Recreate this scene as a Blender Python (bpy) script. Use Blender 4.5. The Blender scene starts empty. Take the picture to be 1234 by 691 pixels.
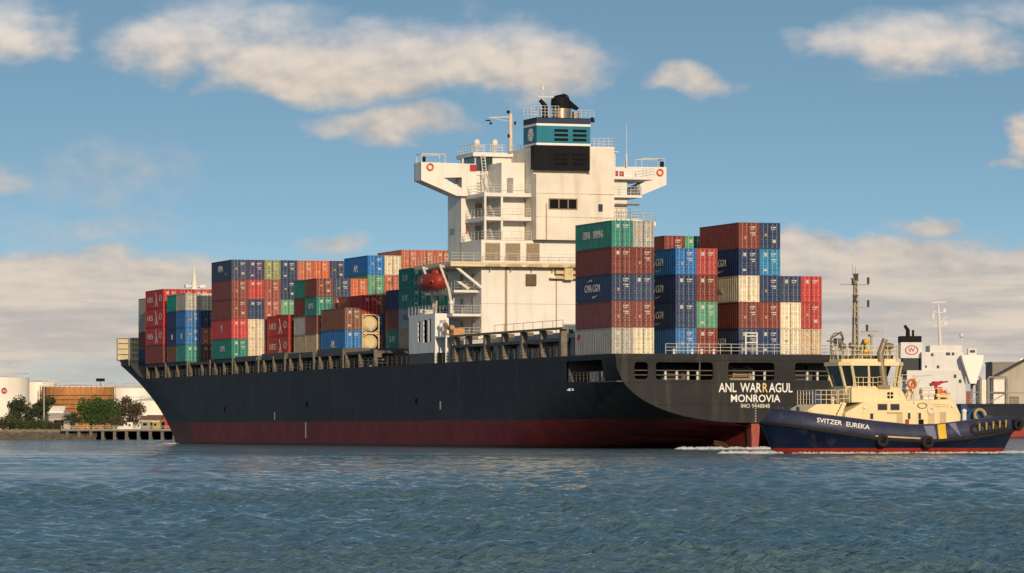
import bpy, bmesh, math, random
import numpy as np
from mathutils import Vector, Matrix
from mathutils.geometry import tessellate_polygon
random.seed(7); R = math.radians
S = bpy.context.scene; COL = S.collection

# ------------------------------------------------------------------ camera, exposure
cam = bpy.data.cameras.new('camera'); co = bpy.data.objects.new('camera', cam); COL.objects.link(co)
cam.sensor_width = 36; cam.lens = 36*5030/1234; cam.clip_start = 1; cam.clip_end = 60000
cam.shift_y = (520.6-345.5)/1234
co.location = (0, 0, 1.87); co.rotation_euler = (R(90), 0, 0); S.camera = co
S.view_settings.view_transform = 'Standard'; S.view_settings.look = 'None'
S.view_settings.exposure = 0.0; S.view_settings.gamma = 1
S.cycles.max_bounces = 6; S.cycles.diffuse_bounces = 3; S.cycles.glossy_bounces = 3
S.cycles.transparent_max_bounces = 6; S.cycles.caustics_reflective = False; S.cycles.caustics_refractive = False

# ------------------------------------------------------------------ sun and sky
SAZ, SEL = R(12), R(14.5)           # sun stands behind the camera, 12 degrees to its right
sdir = Vector((math.sin(SAZ)*math.cos(SEL), -math.cos(SAZ)*math.cos(SEL), math.sin(SEL)))
sl = bpy.data.lights.new('sun', 'SUN'); so = bpy.data.objects.new('sun', sl); COL.objects.link(so)
sl.energy = 3.7; sl.angle = R(0.53); sl.color = (1.0, .79, .54)
so.location = (200, -200, 300); so.rotation_euler = sdir.to_track_quat('Z', 'Y').to_euler()

W = bpy.data.worlds.new('World'); S.world = W; W.use_nodes = True
def world():
    nt = W.node_tree; nt.nodes.clear(); N = nt.nodes; Lk = nt.links.new
    def val(sock, x):
        if isinstance(x, (int, float)): sock.default_value = x
        else: Lk(x, sock)
    def m(op, a, b=0, c=0, clamp=False):
        n = N.new('ShaderNodeMath'); n.operation = op; n.use_clamp = clamp
        for s, x in zip(n.inputs, (a, b, c)): val(s, x)
        return n.outputs[0]
    def mixc(f, a, b):
        n = N.new('ShaderNodeMix'); n.data_type = 'RGBA'; val(n.inputs[0], f)
        for i, x in ((6, a), (7, b)):
            if isinstance(x, tuple): n.inputs[i].default_value = (*x, 1)
            else: Lk(x, n.inputs[i])
        return n.outputs[2]
    def sstep(x, a, b):
        n = N.new('ShaderNodeMapRange'); n.interpolation_type = 'SMOOTHSTEP'
        val(n.inputs[0], x); n.inputs[1].default_value = a; n.inputs[2].default_value = b
        return n.outputs[0]
    def noise(vec, sc, det=6, rough=.55):
        n = N.new('ShaderNodeTexNoise'); n.inputs['Scale'].default_value = sc; n.inputs['Detail'].default_value = det
        n.inputs['Roughness'].default_value = rough; Lk(vec, n.inputs['Vector']); return n.outputs[0]
    def comb(x, y, z):
        n = N.new('ShaderNodeCombineXYZ')
        for s, v in zip(n.inputs, (x, y, z)): val(s, v)
        return n.outputs[0]
    tc = N.new('ShaderNodeTexCoord'); sp = N.new('ShaderNodeSeparateXYZ'); Lk(tc.outputs['Generated'], sp.inputs[0])
    x, y, z = sp.outputs
    # the low band of sky takes its blue from higher up: the air of the photograph is clear down to the sea
    zz = m('ADD', m('MULTIPLY', m('MAXIMUM', z, 0), 1.0), m('MULTIPLY', m('SUBTRACT', 1, m('POWER', 2.718, m('MULTIPLY', m('MAXIMUM', z, 0), -14))), .38))
    sky = N.new('ShaderNodeTexSky'); sky.sky_type = 'NISHITA'; sky.sun_disc = False
    sky.sun_elevation = SEL; sky.sun_rotation = math.pi - SAZ; sky.air_density = 1.0; sky.dust_density = .6; sky.ozone_density = 1.6
    Lk(comb(x, y, m('ADD', zz, .05)), sky.inputs[0])
    az = m('ARCTAN2', x, y); A = m('MULTIPLY', az, 100); E = m('MULTIPLY', m('ARCSINE', z), 100)
    P = comb(A, m('MULTIPLY', E, 1.5), 0)
    n1 = noise(P, .55, 5, .5); n2 = noise(comb(m('ADD', A, 31.7), m('MULTIPLY', E, 1.5), 4), .55, 5, .5)
    n3 = noise(P, 1.2, 4.5, .5)
    Aw = m('ADD', A, m('MULTIPLY', m('SUBTRACT', n1, .5), 2.6)); Ew = m('ADD', E, m('MULTIPLY', m('SUBTRACT', n2, .5), 1.5))
    blobs = [(20,42,66,50,1),(205,52,95,48,1),(285,15,130,50,1),(350,75,130,48,1),(455,72,130,58,1),(560,60,130,56,1),(650,72,85,54,.95),
             (470,150,95,22,.55),(828,100,60,24,.62),(1105,50,135,48,1),(1190,8,110,34,.9),(1030,48,80,22,.8),(1232,172,34,28,.75),
             (1118,276,44,20,.55),(1216,202,30,10,.4),(8,228,34,18,.2),(122,214,40,14,.02),(120,278,60,14,.06),(400,302,44,16,.35),
             (70,345,190,46,.95),(190,338,120,34,.8),(30,400,230,50,.9),(300,430,300,60,.6),
             (965,312,70,34,.75),(1060,338,170,50,.9),(1200,360,190,70,.95),(1230,305,60,20,.7),(1080,420,330,70,.85)]
    D = None
    for bx, by, rx, ry, w in blobs:
        a = m('MULTIPLY', m('SUBTRACT', Aw, (bx-617)/50.3), 50.3/rx); e = m('MULTIPLY', m('SUBTRACT', Ew, (520.6-by)/50.3), 50.3/ry)
        d = m('MULTIPLY', m('SUBTRACT', 1, m('ADD', m('MULTIPLY', a, a), m('MULTIPLY', e, e))), w)
        D = d if D is None else m('MAXIMUM', D, d)
    front = sstep(y, .90, .97)
    # unseen broken cloud added over the rest of the dome as fill, thinner ahead
    zc = m('ADD', m('ABSOLUTE', z), .12); Q = comb(m('DIVIDE', x, zc), m('DIVIDE', y, zc), 0)
    gen = m('SUBTRACT', m('MULTIPLY', m('SUBTRACT', noise(Q, .9, 7, .58), .5), 3.2), m('MULTIPLY', sstep(y, -.1, .5), .55))
    low = sstep(E, 12, 8)
    keep = m('MULTIPLY', front, low)
    Dm = m('ADD', m('MULTIPLY', D, keep), m('MULTIPLY', gen, m('SUBTRACT', 1, keep)))
    Dn = m('ADD', Dm, m('MULTIPLY', m('SUBTRACT', n3, .5), .50))
    cov = m('MULTIPLY', sstep(Dn, -.30, .66), .94)
    # thin veil close to the horizon
    veil = m('MULTIPLY', sstep(E, 5.2, .6), .70)
    # cloud brightness: thick middles a little greyer, edges warm
    n3u = noise(comb(m('ADD', A, .10), m('MULTIPLY', m('ADD', E, .16), 1.5), 0), 1.2, 4.5, .5)
    lay = noise(comb(m('MULTIPLY', A, .35), m('MULTIPLY', E, 3.2), 7), .8, 5, .55)
    lowb = sstep(E, 4.6, 3.2)
    relief = m('MULTIPLY', m('SUBTRACT', n3, n3u), 1.1)
    big = sstep(m('ADD', n1, m('MULTIPLY', n3, .6)), .50, 1.0)
    sh = m('ADD', m('ADD', m('MULTIPLY', big, .55), relief), m('MULTIPLY', sstep(Dn, .0, .9), .42))
    shade = m('ADD', m('MULTIPLY', sh, m('SUBTRACT', 1, m('MULTIPLY', lowb, .75))), m('MULTIPLY', m('MULTIPLY', sstep(lay, .36, .66), lowb), .75), 0, True)
    ccol = mixc(shade, (4.7, 4.3, 4.1), (7.5, 6.4, 5.3))
    ccol = mixc(keep, (10.0, 9.4, 8.9), ccol)         # clouds out of view, brightened to add fill light on shaded sides
    tint = N.new('ShaderNodeMix'); tint.data_type = 'RGBA'; tint.blend_type = 'MULTIPLY'; tint.inputs[0].default_value = 1
    Lk(sky.outputs[0], tint.inputs[6]); tint.inputs[7].default_value = (1.22, 1.33, 1.20, 1)
    base = mixc(veil, tint.outputs[2], (4.4, 4.15, 3.95))
    fin = mixc(cov, base, ccol)
    bg = N.new('ShaderNodeBackground'); bg.inputs[1].default_value = .10; Lk(fin, bg.inputs[0])
    out = N.new('ShaderNodeOutputWorld'); Lk(bg.outputs[0], out.inputs[0])
world()

# ------------------------------------------------------------------ materials
MATS = {}
def mat(name, col, rough=.6, metal=0, var=.25, sc=1.2, bump=0, bsc=8, streak=None, spec=.28, coat=0, objcol=False, streak_col=(.12,.06,.03), streak_amt=.5):
    if name in MATS: return MATS[name]
    M = bpy.data.materials.new(name); M.use_nodes = True; nt = M.node_tree; N = nt.nodes; Lk = nt.links.new
    b = N['Principled BSDF']; b.inputs['Roughness'].default_value = rough; b.inputs['Metallic'].default_value = metal
    b.inputs['Specular IOR Level'].default_value = spec; b.inputs['Coat Weight'].default_value = coat
    tc = N.new('ShaderNodeTexCoord'); oi = N.new('ShaderNodeObjectInfo')
    off = N.new('ShaderNodeVectorMath'); off.operation = 'ADD'; Lk(tc.outputs['Object'], off.inputs[0])
    sc3 = N.new('ShaderNodeVectorMath'); sc3.operation = 'SCALE'; sc3.inputs[3].default_value = 57.0
    cv = N.new('ShaderNodeCombineXYZ'); Lk(oi.outputs['Random'], cv.inputs[0]); Lk(oi.outputs['Random'], cv.inputs[2]); Lk(cv.outputs[0], sc3.inputs[0]); Lk(sc3.outputs[0], off.inputs[1])
    n = N.new('ShaderNodeTexNoise'); n.inputs['Scale'].default_value = sc; n.inputs['Detail'].default_value = 6; n.inputs['Roughness'].default_value = .65
    Lk(off.outputs[0], n.inputs['Vector'])
    mr = N.new('ShaderNodeMapRange'); mr.inputs[1].default_value = .25; mr.inputs[2].default_value = .75
    mr.inputs[3].default_value = 1-var; mr.inputs[4].default_value = 1+var*.7; Lk(n.outputs[0], mr.inputs[0])
    mx = N.new('ShaderNodeMix'); mx.data_type = 'RGBA'; mx.blend_type = 'MULTIPLY'; mx.inputs[0].default_value = 1
    if objcol: Lk(oi.outputs['Color'], mx.inputs[6])
    else: mx.inputs[6].default_value = (*col, 1)
    Lk(mr.outputs[0], mx.inputs[7]); res = mx.outputs[2]
    if streak:                                    # rust and dirt runs, long in z
        mp = N.new('ShaderNodeMapping'); mp.inputs['Scale'].default_value = streak; Lk(off.outputs[0], mp.inputs[0])
        n2 = N.new('ShaderNodeTexNoise'); n2.inputs['Scale'].default_value = 1; n2.inputs['Detail'].default_value = 5; Lk(mp.outputs[0], n2.inputs['Vector'])
        r2 = N.new('ShaderNodeMapRange'); r2.inputs[1].default_value = .52; r2.inputs[2].default_value = .8; r2.inputs[4].default_value = streak_amt; Lk(n2.outputs[0], r2.inputs[0])
        m2 = N.new('ShaderNodeMix'); m2.data_type = 'RGBA'; Lk(r2.outputs[0], m2.inputs[0]); Lk(res, m2.inputs[6]); m2.inputs[7].default_value = (*streak_col, 1)
        res = m2.outputs[2]
    Lk(res, b.inputs['Base Color'])
    if bump:
        n3 = N.new('ShaderNodeTexNoise'); n3.inputs['Scale'].default_value = bsc; n3.inputs['Detail'].default_value = 4; Lk(tc.outputs['Object'], n3.inputs['Vector'])
        bp = N.new('ShaderNodeBump'); bp.inputs['Strength'].default_value = bump; bp.inputs['Distance'].default_value = .1
        Lk(n3.outputs[0], bp.inputs['Height']); Lk(bp.outputs[0], b.inputs['Normal'])
    MATS[name] = M; return M

WHITE = mat('ship_white_paint', (.74,.71,.66), .45, var=.08, sc=.5, streak=(.9,.9,.07), streak_col=(.45,.32,.20), streak_amt=.32)
CASE = mat('casing_white_paint', (.72,.66,.57), .5, var=.14, sc=.35, streak=(.7,.7,.10), streak_col=(.42,.29,.16), streak_amt=.55)
CREAM = mat('tug_cream_paint', (.78,.64,.38), .42, var=.10, sc=.8, streak=(2,2,.25), streak_col=(.45,.30,.13), streak_amt=.3)
GREYP = mat('deck_grey_paint', (.085,.083,.08), .6, var=.3, streak=(1.5,1.5,.2), streak_col=(.16,.08,.04), streak_amt=.6)
POSTM = mat('lashing_steel', (.165,.14,.11), .65, var=.35, sc=1.5, streak=(2,2,.3), streak_col=(.18,.07,.03), streak_amt=.7)
RAILM = mat('rail_paint', (.62,.60,.56), .5, var=.15)
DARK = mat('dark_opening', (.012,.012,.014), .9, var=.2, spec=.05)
BLACK = mat('black_paint', (.012,.013,.016), .6, var=.25, spec=.06)
GLASS = mat('dark_window_glass', (.015,.02,.025), .08, var=.1, spec=.8)
TAN = mat('louvre_tan', (.36,.29,.20), .6, var=.2, sc=4)
TEAL = mat('funnel_teal', (.012,.17,.25), .6, var=.12)
NAVYF = mat('funnel_navy', (.02,.035,.07), .6, var=.15)
STEEL = mat('bare_steel', (.32,.25,.20), .4, .6, var=.3, sc=2)
LIFER = mat('lifeboat_orange', (.30,.032,.02), .45, var=.25, sc=2)
ORANGE = mat('safety_orange', (.62,.12,.03), .5, var=.15)
REDP = mat('red_paint', (.40,.03,.03), .5, var=.25, sc=2)
YEL = mat('yellow_paint', (.70,.42,.03), .5, var=.15)
LETW = mat('white_lettering', (.78,.76,.72), .5, var=.08)
LETO = mat('orange_lettering', (.76,.50,.20), .5, var=.1)
RUB = mat('rubber', (.016,.016,.016), .75, var=.4, sc=6)
WOODM = mat('weathered_timber', (.16,.12,.09), .85, var=.4, sc=2)
CONC = mat('concrete', (.27,.25,.22), .85, var=.25, sc=.6, streak=(1,1,.2), streak_col=(.16,.13,.10))

def hull_mat(name, upper, boot, zb, streakamt=.5, rough=.55, weed=.38):
    M = bpy.data.materials.new(name); M.use_nodes = True; nt = M.node_tree; N = nt.nodes; Lk = nt.links.new
    b = N['Principled BSDF']; b.inputs['Roughness'].default_value = rough; b.inputs['Specular IOR Level'].default_value = .12
    tc = N.new('ShaderNodeTexCoord'); sp = N.new('ShaderNodeSeparateXYZ'); Lk(tc.outputs['Object'], sp.inputs[0])
    def nz(scale, sx):
        mp = N.new('ShaderNodeMapping'); mp.inputs['Scale'].default_value = sx; Lk(tc.outputs['Object'], mp.inputs[0])
        n = N.new('ShaderNodeTexNoise'); n.inputs['Scale'].default_value = scale; n.inputs['Detail'].default_value = 6; n.inputs['Roughness'].default_value = .62; Lk(mp.outputs[0], n.inputs['Vector']); return n.outputs[0]
    def rng(s, a, c, lo, hi):
        r = N.new('ShaderNodeMapRange'); Lk(s, r.inputs[0])
        for i, v in enumerate((a, c, lo, hi)): r.inputs[i+1].default_value = v
        return r.outputs[0]
    def mix(f, a, c, mode='MIX'):
        n = N.new('ShaderNodeMix'); n.data_type = 'RGBA'; n.blend_type = mode
        if isinstance(f, float): n.inputs[0].default_value = f
        else: Lk(f, n.inputs[0])
        for i, v in ((6, a), (7, c)):
            if isinstance(v, tuple): n.inputs[i].default_value = (*v, 1)
            else: Lk(v, n.inputs[i])
        return n.outputs[2]
    n1 = nz(.35, (1, 1, 1)); st = nz(1, (.7, .7, .06)); big = nz(.06, (1, 1, 2.5))
    up = mix(1.0, upper, rng(n1, .25, .75, .75, 1.25), 'MULTIPLY')
    up = mix(rng(big, .4, .75, 0, .35), up, tuple(min(1, c*2.0+.012) for c in upper))
    up = mix(rng(st, .55, .85, 0, streakamt), up, (.11, .085, .07))
    bo = mix(1.0, boot, rng(n1, .25, .75, .65, 1.3), 'MULTIPLY'); bo = mix(rng(st, .5, .8, 0, .5), bo, tuple(c*.45 for c in boot))
    lim = N.new('ShaderNodeMath'); lim.operation = 'GREATER_THAN'; zj = N.new('ShaderNodeMath'); zj.operation = 'MULTIPLY_ADD'; Lk(n1, zj.inputs[0]); zj.inputs[1].default_value = .16; Lk(sp.outputs[2], zj.inputs[2]); Lk(zj.outputs[0], lim.inputs[0]); lim.inputs[1].default_value = zb+.08
    res = mix(lim.outputs[0], bo, up)
    sl_ = N.new('ShaderNodeMath'); sl_.operation = 'GREATER_THAN'; Lk(sp.outputs[2], sl_.inputs[0]); sl_.inputs[1].default_value = weed
    res = mix(sl_.outputs[0], mix(.75, bo, (.03, .025, .018)), res)          # wet weed line at the water
    Lk(res, b.inputs['Base Color'])
    # plate seams
    wv = N.new('ShaderNodeTexBrick'); wv.inputs['Scale'].default_value = 1; wv.inputs['Mortar Size'].default_value = .02; wv.inputs['Brick Width'].default_value = 9; wv.inputs['Row Height'].default_value = 2.4
    mp = N.new('ShaderNodeMapping'); mp.inputs['Rotation'].default_value = (R(90), 0, 0); Lk(tc.outputs['Object'], mp.inputs[0]); Lk(mp.outputs[0], wv.inputs[0])
    add = N.new('ShaderNodeMath'); add.operation = 'MULTIPLY_ADD'; Lk(wv.outputs['Fac'], add.inputs[0]); add.inputs[1].default_value = -.5; Lk(big, add.inputs[2])
    bp = N.new('ShaderNodeBump'); bp.inputs['Strength'].default_value = .7; bp.inputs['Distance'].default_value = .25; Lk(add.outputs[0], bp.inputs['Height']); Lk(bp.outputs[0], b.inputs['Normal'])
    return M

# ------------------------------------------------------------------ mesh helper
class MB:
    def __init__(s, flip=False): s.v = []; s.f = []; s.m = []; s.flip = flip; s.cm = 0
    def P(s, p): return (p[0], -p[1], p[2]) if s.flip else tuple(p)
    def add(s, vs, fs, mi=None):
        o = len(s.v); s.v += [s.P(p) for p in vs]; s.f += [tuple(i+o for i in f) for f in fs]; s.m += [s.cm if mi is None else mi]*len(fs); return s
    def box(s, a, b, mi=None):
        (x0,y0,z0),(x1,y1,z1) = a, b
        return s.add([(x0,y0,z0),(x1,y0,z0),(x1,y1,z0),(x0,y1,z0),(x0,y0,z1),(x1,y0,z1),(x1,y1,z1),(x0,y1,z1)],
                     [(0,3,2,1),(4,5,6,7),(0,1,5,4),(1,2,6,5),(2,3,7,6),(3,0,4,7)], mi)
    def tube(s, p, q, r, r2=None, n=8, mi=None, cap=True):
        p, q = Vector(p), Vector(q); d = (q-p); r2 = r if r2 is None else r2
        if d.length < 1e-6: return s
        d.normalize(); a = d.orthogonal().normalized(); b = d.cross(a)
        vs = [tuple(c + (a*math.cos(t)+b*math.sin(t))*rr) for c, rr in ((p, r), (q, r2)) for t in [2*math.pi*i/n for i in range(n)]]
        fs = [(i, (i+1)%n, n+(i+1)%n, n+i) for i in range(n)]
        if cap: fs += [tuple(range(n))[::-1], tuple(range(n, 2*n))]
        return s.add(vs, fs, mi)
    def bar(s, p, q, w, h=None, mi=None):
        p, q = Vector(p), Vector(q); h = h or w; d = (q-p).normalized()
        a = d.cross(Vector((0,0,1))); a = a.normalized() if a.length > .05 else Vector((1,0,0)); b = a.cross(d)
        vs = [tuple(c + a*(i*w/2) + b*(j*h/2)) for c in (p, q) for i, j in ((-1,-1),(1,-1),(1,1),(-1,1))]
        return s.add(vs, [(3,2,1,0),(4,5,6,7),(0,1,5,4),(1,2,6,5),(2,3,7,6),(3,0,4,7)], mi)
    def prism(s, poly, f0, f1, mi=None):          # poly of 2D points; f0/f1 map a 2D point to 3D at both ends
        n = len(poly); vs = [f0(p) for p in poly]+[f1(p) for p in poly]
        return s.add(vs, [tuple(range(n))[::-1], tuple(range(n, 2*n))]+[(i, (i+1)%n, n+(i+1)%n, n+i) for i in range(n)], mi)
    def holed(s, loops, f0, f1=None, mi=None):    # outline + holes; with f1 a plate with thickness
        tris = tessellate_polygon([[Vector((p[0], p[1], 0)) for p in l] for l in loops]); flat = [p for l in loops for p in l]; n = len(flat)
        s.add([f0(p) for p in flat], tris, mi)
        if f1:
            s.add([f1(p) for p in flat], [t[::-1] for t in tris], mi)
            for l in loops:
                k = len(l); s.add([f0(p) for p in l]+[f1(p) for p in l], [(i, (i+1)%k, k+(i+1)%k, k+i) for i in range(k)], mi)
        return s
    def lathe(s, c, prof, n=24, mi=None):         # prof: (r, z)
        vs = [(c[0]+r*math.cos(2*math.pi*i/n), c[1]+r*math.sin(2*math.pi*i/n), c[2]+z) for r, z in prof for i in range(n)]
        fs = [(k*n+i, k*n+(i+1)%n, (k+1)*n+(i+1)%n, (k+1)*n+i) for k in range(len(prof)-1) for i in range(n)]
        fs += [tuple(range(n))[::-1], tuple(range((len(prof)-1)*n, len(prof)*n))]
        return s.add(vs, fs, mi)
    def torus(s, c, ax, R0, r, n=20, k=8, mi=None):
        ax = Vector(ax).normalized(); a = ax.orthogonal().normalized(); b = ax.cross(a); vs = []
        for i in range(n):
            t = 2*math.pi*i/n; d = a*math.cos(t)+b*math.sin(t)
            for j in range(k):
                q = 2*math.pi*j/k; vs.append(tuple(Vector(c)+d*(R0+r*math.cos(q))+ax*(r*math.sin(q))))
        return s.add(vs, [(i*k+j, ((i+1)%n)*k+j, ((i+1)%n)*k+(j+1)%k, i*k+(j+1)%k) for i in range(n) for j in range(k)], mi)
    def rail(s, pts, h=1.05, step=1.6, r=.026, levels=3, mi=None):
        r = min(r, .03)
        for p, q in zip(pts[:-1], pts[1:]):
            p, q = Vector(p), Vector(q); L = (q-p).length; n = max(1, round(L/step)); up = Vector((0,0,1))
            for i in range(n+1):
                c = p.lerp(q, i/n); s.tube(c, c+up*h, r, n=5, mi=mi)
            for l in range(levels):
                z = up*(h*(l+1)/levels); s.tube(p+z, q+z, r*.85, n=5, mi=mi)
        return s
    def sphere(s, c, r, n=12, k=8, mi=None, sc=(1,1,1)):
        prof = [(r*math.sin(math.pi*(i+.02)/(k+.04)), -r*math.cos(math.pi*(i+.02)/(k+.04))) for i in range(k+1)]
        vs = [(c[0]+rr*math.cos(2*math.pi*i/n)*sc[0], c[1]+rr*math.sin(2*math.pi*i/n)*sc[1], c[2]+z*sc[2]) for rr, z in prof for i in range(n)]
        fs = [(a*n+i, a*n+(i+1)%n, (a+1)*n+(i+1)%n, (a+1)*n+i) for a in range(k) for i in range(n)]
        return s.add(vs, fs+[tuple(range(n))[::-1], tuple(range(k*n, k*n+n))], mi)
    def mesh(s, name, mats, smooth=False, recalc=True, bevel=0):
        me = bpy.data.meshes.new(name); me.from_pydata(s.v, [], s.f)
        for M in (mats if isinstance(mats, (list, tuple)) else [mats]): me.materials.append(M)
        me.polygons.foreach_set('material_index', s.m)
        if recalc:
            bm = bmesh.new(); bm.from_mesh(me); bmesh.ops.recalc_face_normals(bm, faces=bm.faces); bm.to_mesh(me); bm.free()
        if smooth:
            me.polygons.foreach_set('use_smooth', [True]*len(me.polygons))
            if smooth != 'all': me.set_sharp_from_angle(angle=R(smooth if smooth is not True else 40))
        me.update(); return me
    def build(s, name, mats, parent=None, **k):
        o = bpy.data.objects.new(name, s.mesh(name, mats, **k)); COL.objects.link(o)
        if parent: o.parent = parent
        return o
def tag(o, label=None, cat=None, group=None, kind=None):
    for k, v in (('label', label), ('category', cat), ('group', group), ('kind', kind)):
        if v: o[k] = v
    return o
def empty(name, loc, rz=0):
    o = bpy.data.objects.new(name, None); COL.objects.link(o); o.location = loc; o.rotation_euler = (0, 0, rz); o.empty_display_size = .5; return o
_TX = {}
def text_mesh(txt, size, ext=.008):
    k = (txt, size)
    if k not in _TX:
        c = bpy.data.curves.new('lettering', 'FONT'); c.body = txt; c.size = size; c.extrude = ext; c.align_x = 'CENTER'; c.align_y = 'CENTER'; c.resolution_u = 3; c.offset = size*.012
        t = bpy.data.objects.new('lettering', c); me = bpy.data.meshes.new_from_object(t); bpy.data.objects.remove(t); bpy.data.curves.remove(c); _TX[k] = me
    return _TX[k]
def text(txt, size, M, parent, loc, right, up=(0,0,1), sx=1.0, name='lettering'):
    me = text_mesh(txt, size).copy(); me.materials.clear(); me.materials.append(M)
    o = bpy.data.objects.new(name, me); COL.objects.link(o); o.parent = parent
    r = Vector(right).normalized(); u = Vector(up).normalized(); n = r.cross(u)
    mtx = Matrix((r*sx, u, n)).transposed().to_4x4(); mtx.translation = Vector(loc); o.matrix_local = mtx; return o

# ------------------------------------------------------------------ the water
def water():
    rs = [14.0]
    while rs[-1] < 1500: rs.append(rs[-1]*(1.0014 if rs[-1] < 130 else 1.0022 if rs[-1] < 420 else 1.006) if rs[-1] > 44 else rs[-1]*1.06)
    while rs[-1] < 30000: rs.append(rs[-1]*1.35)
    rs = np.array(rs)
    th = np.concatenate([np.linspace(-180, -30, 14)[:-1], np.linspace(-30, -11, 20)[:-1], np.linspace(-11, -8.1, 60)[:-1], np.linspace(-8.1, 8.1, 440), np.linspace(8.1, 11, 60)[1:], np.linspace(11, 30, 20)[1:], np.linspace(30, 180, 14)[1:-1]])
    th = np.radians(th)
    Rr, T = np.meshgrid(rs, th, indexing='ij'); X = Rr*np.sin(T); Y = Rr*np.cos(T); Z = np.zeros_like(X)
    rng = np.random.default_rng(3)
    dr = np.gradient(rs)[:, None]*np.ones_like(X)
    DX = np.zeros_like(X); DY = np.zeros_like(X)
    gust = (1-.62*np.exp(-((X+10)/8)**2-((Y-70)/45)**2))*(.78+.42*np.sin(X*.035+Y*.011+1.)*np.sin(Y*.021-X*.013)+.2*np.sin(X*.11-Y*.03))
    for i in range(96):
        lam = .22*(4.2/.22)**(rng.random()**1.2); k = 2*math.pi/lam; a = rng.normal(R(215), R(50))
        amp = .0098*lam**.52*rng.uniform(.5, 1.3); ph = rng.uniform(0, 6.28)
        kx, ky = k*math.sin(a), k*math.cos(a)
        fade = np.clip((lam-2.4*dr)/(2.0*dr+1e-6), 0, 1)*np.clip((1400-Rr)/600, 0, 1)
        p = kx*X+ky*Y+ph; g = gust if lam < 4 else 1
        Z += amp*fade*g*np.sin(p); DX += amp*.6*fade*g*kx/k*np.cos(p); DY += amp*.6*fade*g*ky/k*np.cos(p)
    V = np.stack([X+DX, Y+DY, Z], -1).reshape(-1, 3)
    nr, nth = X.shape; i, j = np.meshgrid(np.arange(nr-1), np.arange(nth), indexing='ij'); j2 = (j+1) % nth
    F = np.stack([i*nth+j, i*nth+j2, (i+1)*nth+j2, (i+1)*nth+j], -1).reshape(-1, 4)[:, ::-1]
    c = len(V); V = np.vstack([V, [0, 0, 0]])
    me = bpy.data.meshes.new('water'); nf = len(F); me.vertices.add(len(V)); me.vertices.foreach_set('co', V.astype(np.float32).ravel())
    tri = np.stack([np.arange(nth), (np.arange(nth)+1) % nth, np.full(nth, c)], -1)[:, ::-1]
    me.loops.add(nf*4+nth*3); me.loops.foreach_set('vertex_index', np.concatenate([F.ravel(), tri.ravel()]).astype(np.int32))
    me.polygons.add(nf+nth); me.polygons.foreach_set('loop_start', np.concatenate([np.arange(nf)*4, nf*4+np.arange(nth)*3]).astype(np.int32))
    me.polygons.foreach_set('use_smooth', [True]*(nf+nth)); me.update(calc_edges=True)
    M = bpy.data.materials.new('harbour_water'); M.use_nodes = True; nt = M.node_tree; N = nt.nodes; Lk = nt.links.new
    b = N['Principled BSDF']; b.inputs['Roughness'].default_value = .06; b.inputs['IOR'].default_value = 1.333
    tc = N.new('ShaderNodeTexCoord')
    n0 = N.new('ShaderNodeTexNoise'); n0.inputs['Scale'].default_value = .03; n0.inputs['Detail'].default_value = 3; Lk(tc.outputs['Object'], n0.inputs['Vector'])
    cr = N.new('ShaderNodeValToRGB'); cr.color_ramp.elements[0].position = .35; cr.color_ramp.elements[1].position = .68
    cr.color_ramp.elements[0].color = (.050,.128,.182,1); cr.color_ramp.elements[1].color = (.098,.152,.165,1); Lk(n0.outputs[0], cr.inputs[0]); Lk(cr.outputs[0], b.inputs['Base Color'])
    nr_ = N.new('ShaderNodeTexNoise'); nr_.inputs['Scale'].default_value = .06; nr_.inputs['Detail'].default_value = 4; Lk(tc.outputs['Object'], nr_.inputs['Vector'])
    rr_ = N.new('ShaderNodeMapRange'); rr_.inputs[1].default_value = .4; rr_.inputs[2].default_value = .65; rr_.inputs[3].default_value = .03; rr_.inputs[4].default_value = .16; Lk(nr_.outputs[0], rr_.inputs[0]); Lk(rr_.outputs[0], b.inputs['Roughness'])
    hs = None
    for s_, w in ((.8, 1.6), (2.4, 1.0), (7, .42), (18, .16)):
        n = N.new('ShaderNodeTexNoise'); n.inputs['Scale'].default_value = s_; n.inputs['Detail'].default_value = 3; Lk(tc.outputs['Object'], n.inputs['Vector'])
        mm = N.new('ShaderNodeMath'); mm.operation = 'MULTIPLY_ADD'; Lk(n.outputs[0], mm.inputs[0]); mm.inputs[1].default_value = w
        if hs is not None: Lk(hs, mm.inputs[2])
        else: mm.inputs[2].default_value = 0
        hs = mm.outputs[0]
    bp = N.new('ShaderNodeBump'); bp.inputs['Strength'].default_value = 1.0; bp.inputs['Distance'].default_value = .16; Lk(hs, bp.inputs['Height']); Lk(bp.outputs[0], b.inputs['Normal'])
    me.materials.append(M); o = bpy.data.objects.new('water', me); COL.objects.link(o); tag(o, kind='structure')
water()

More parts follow.
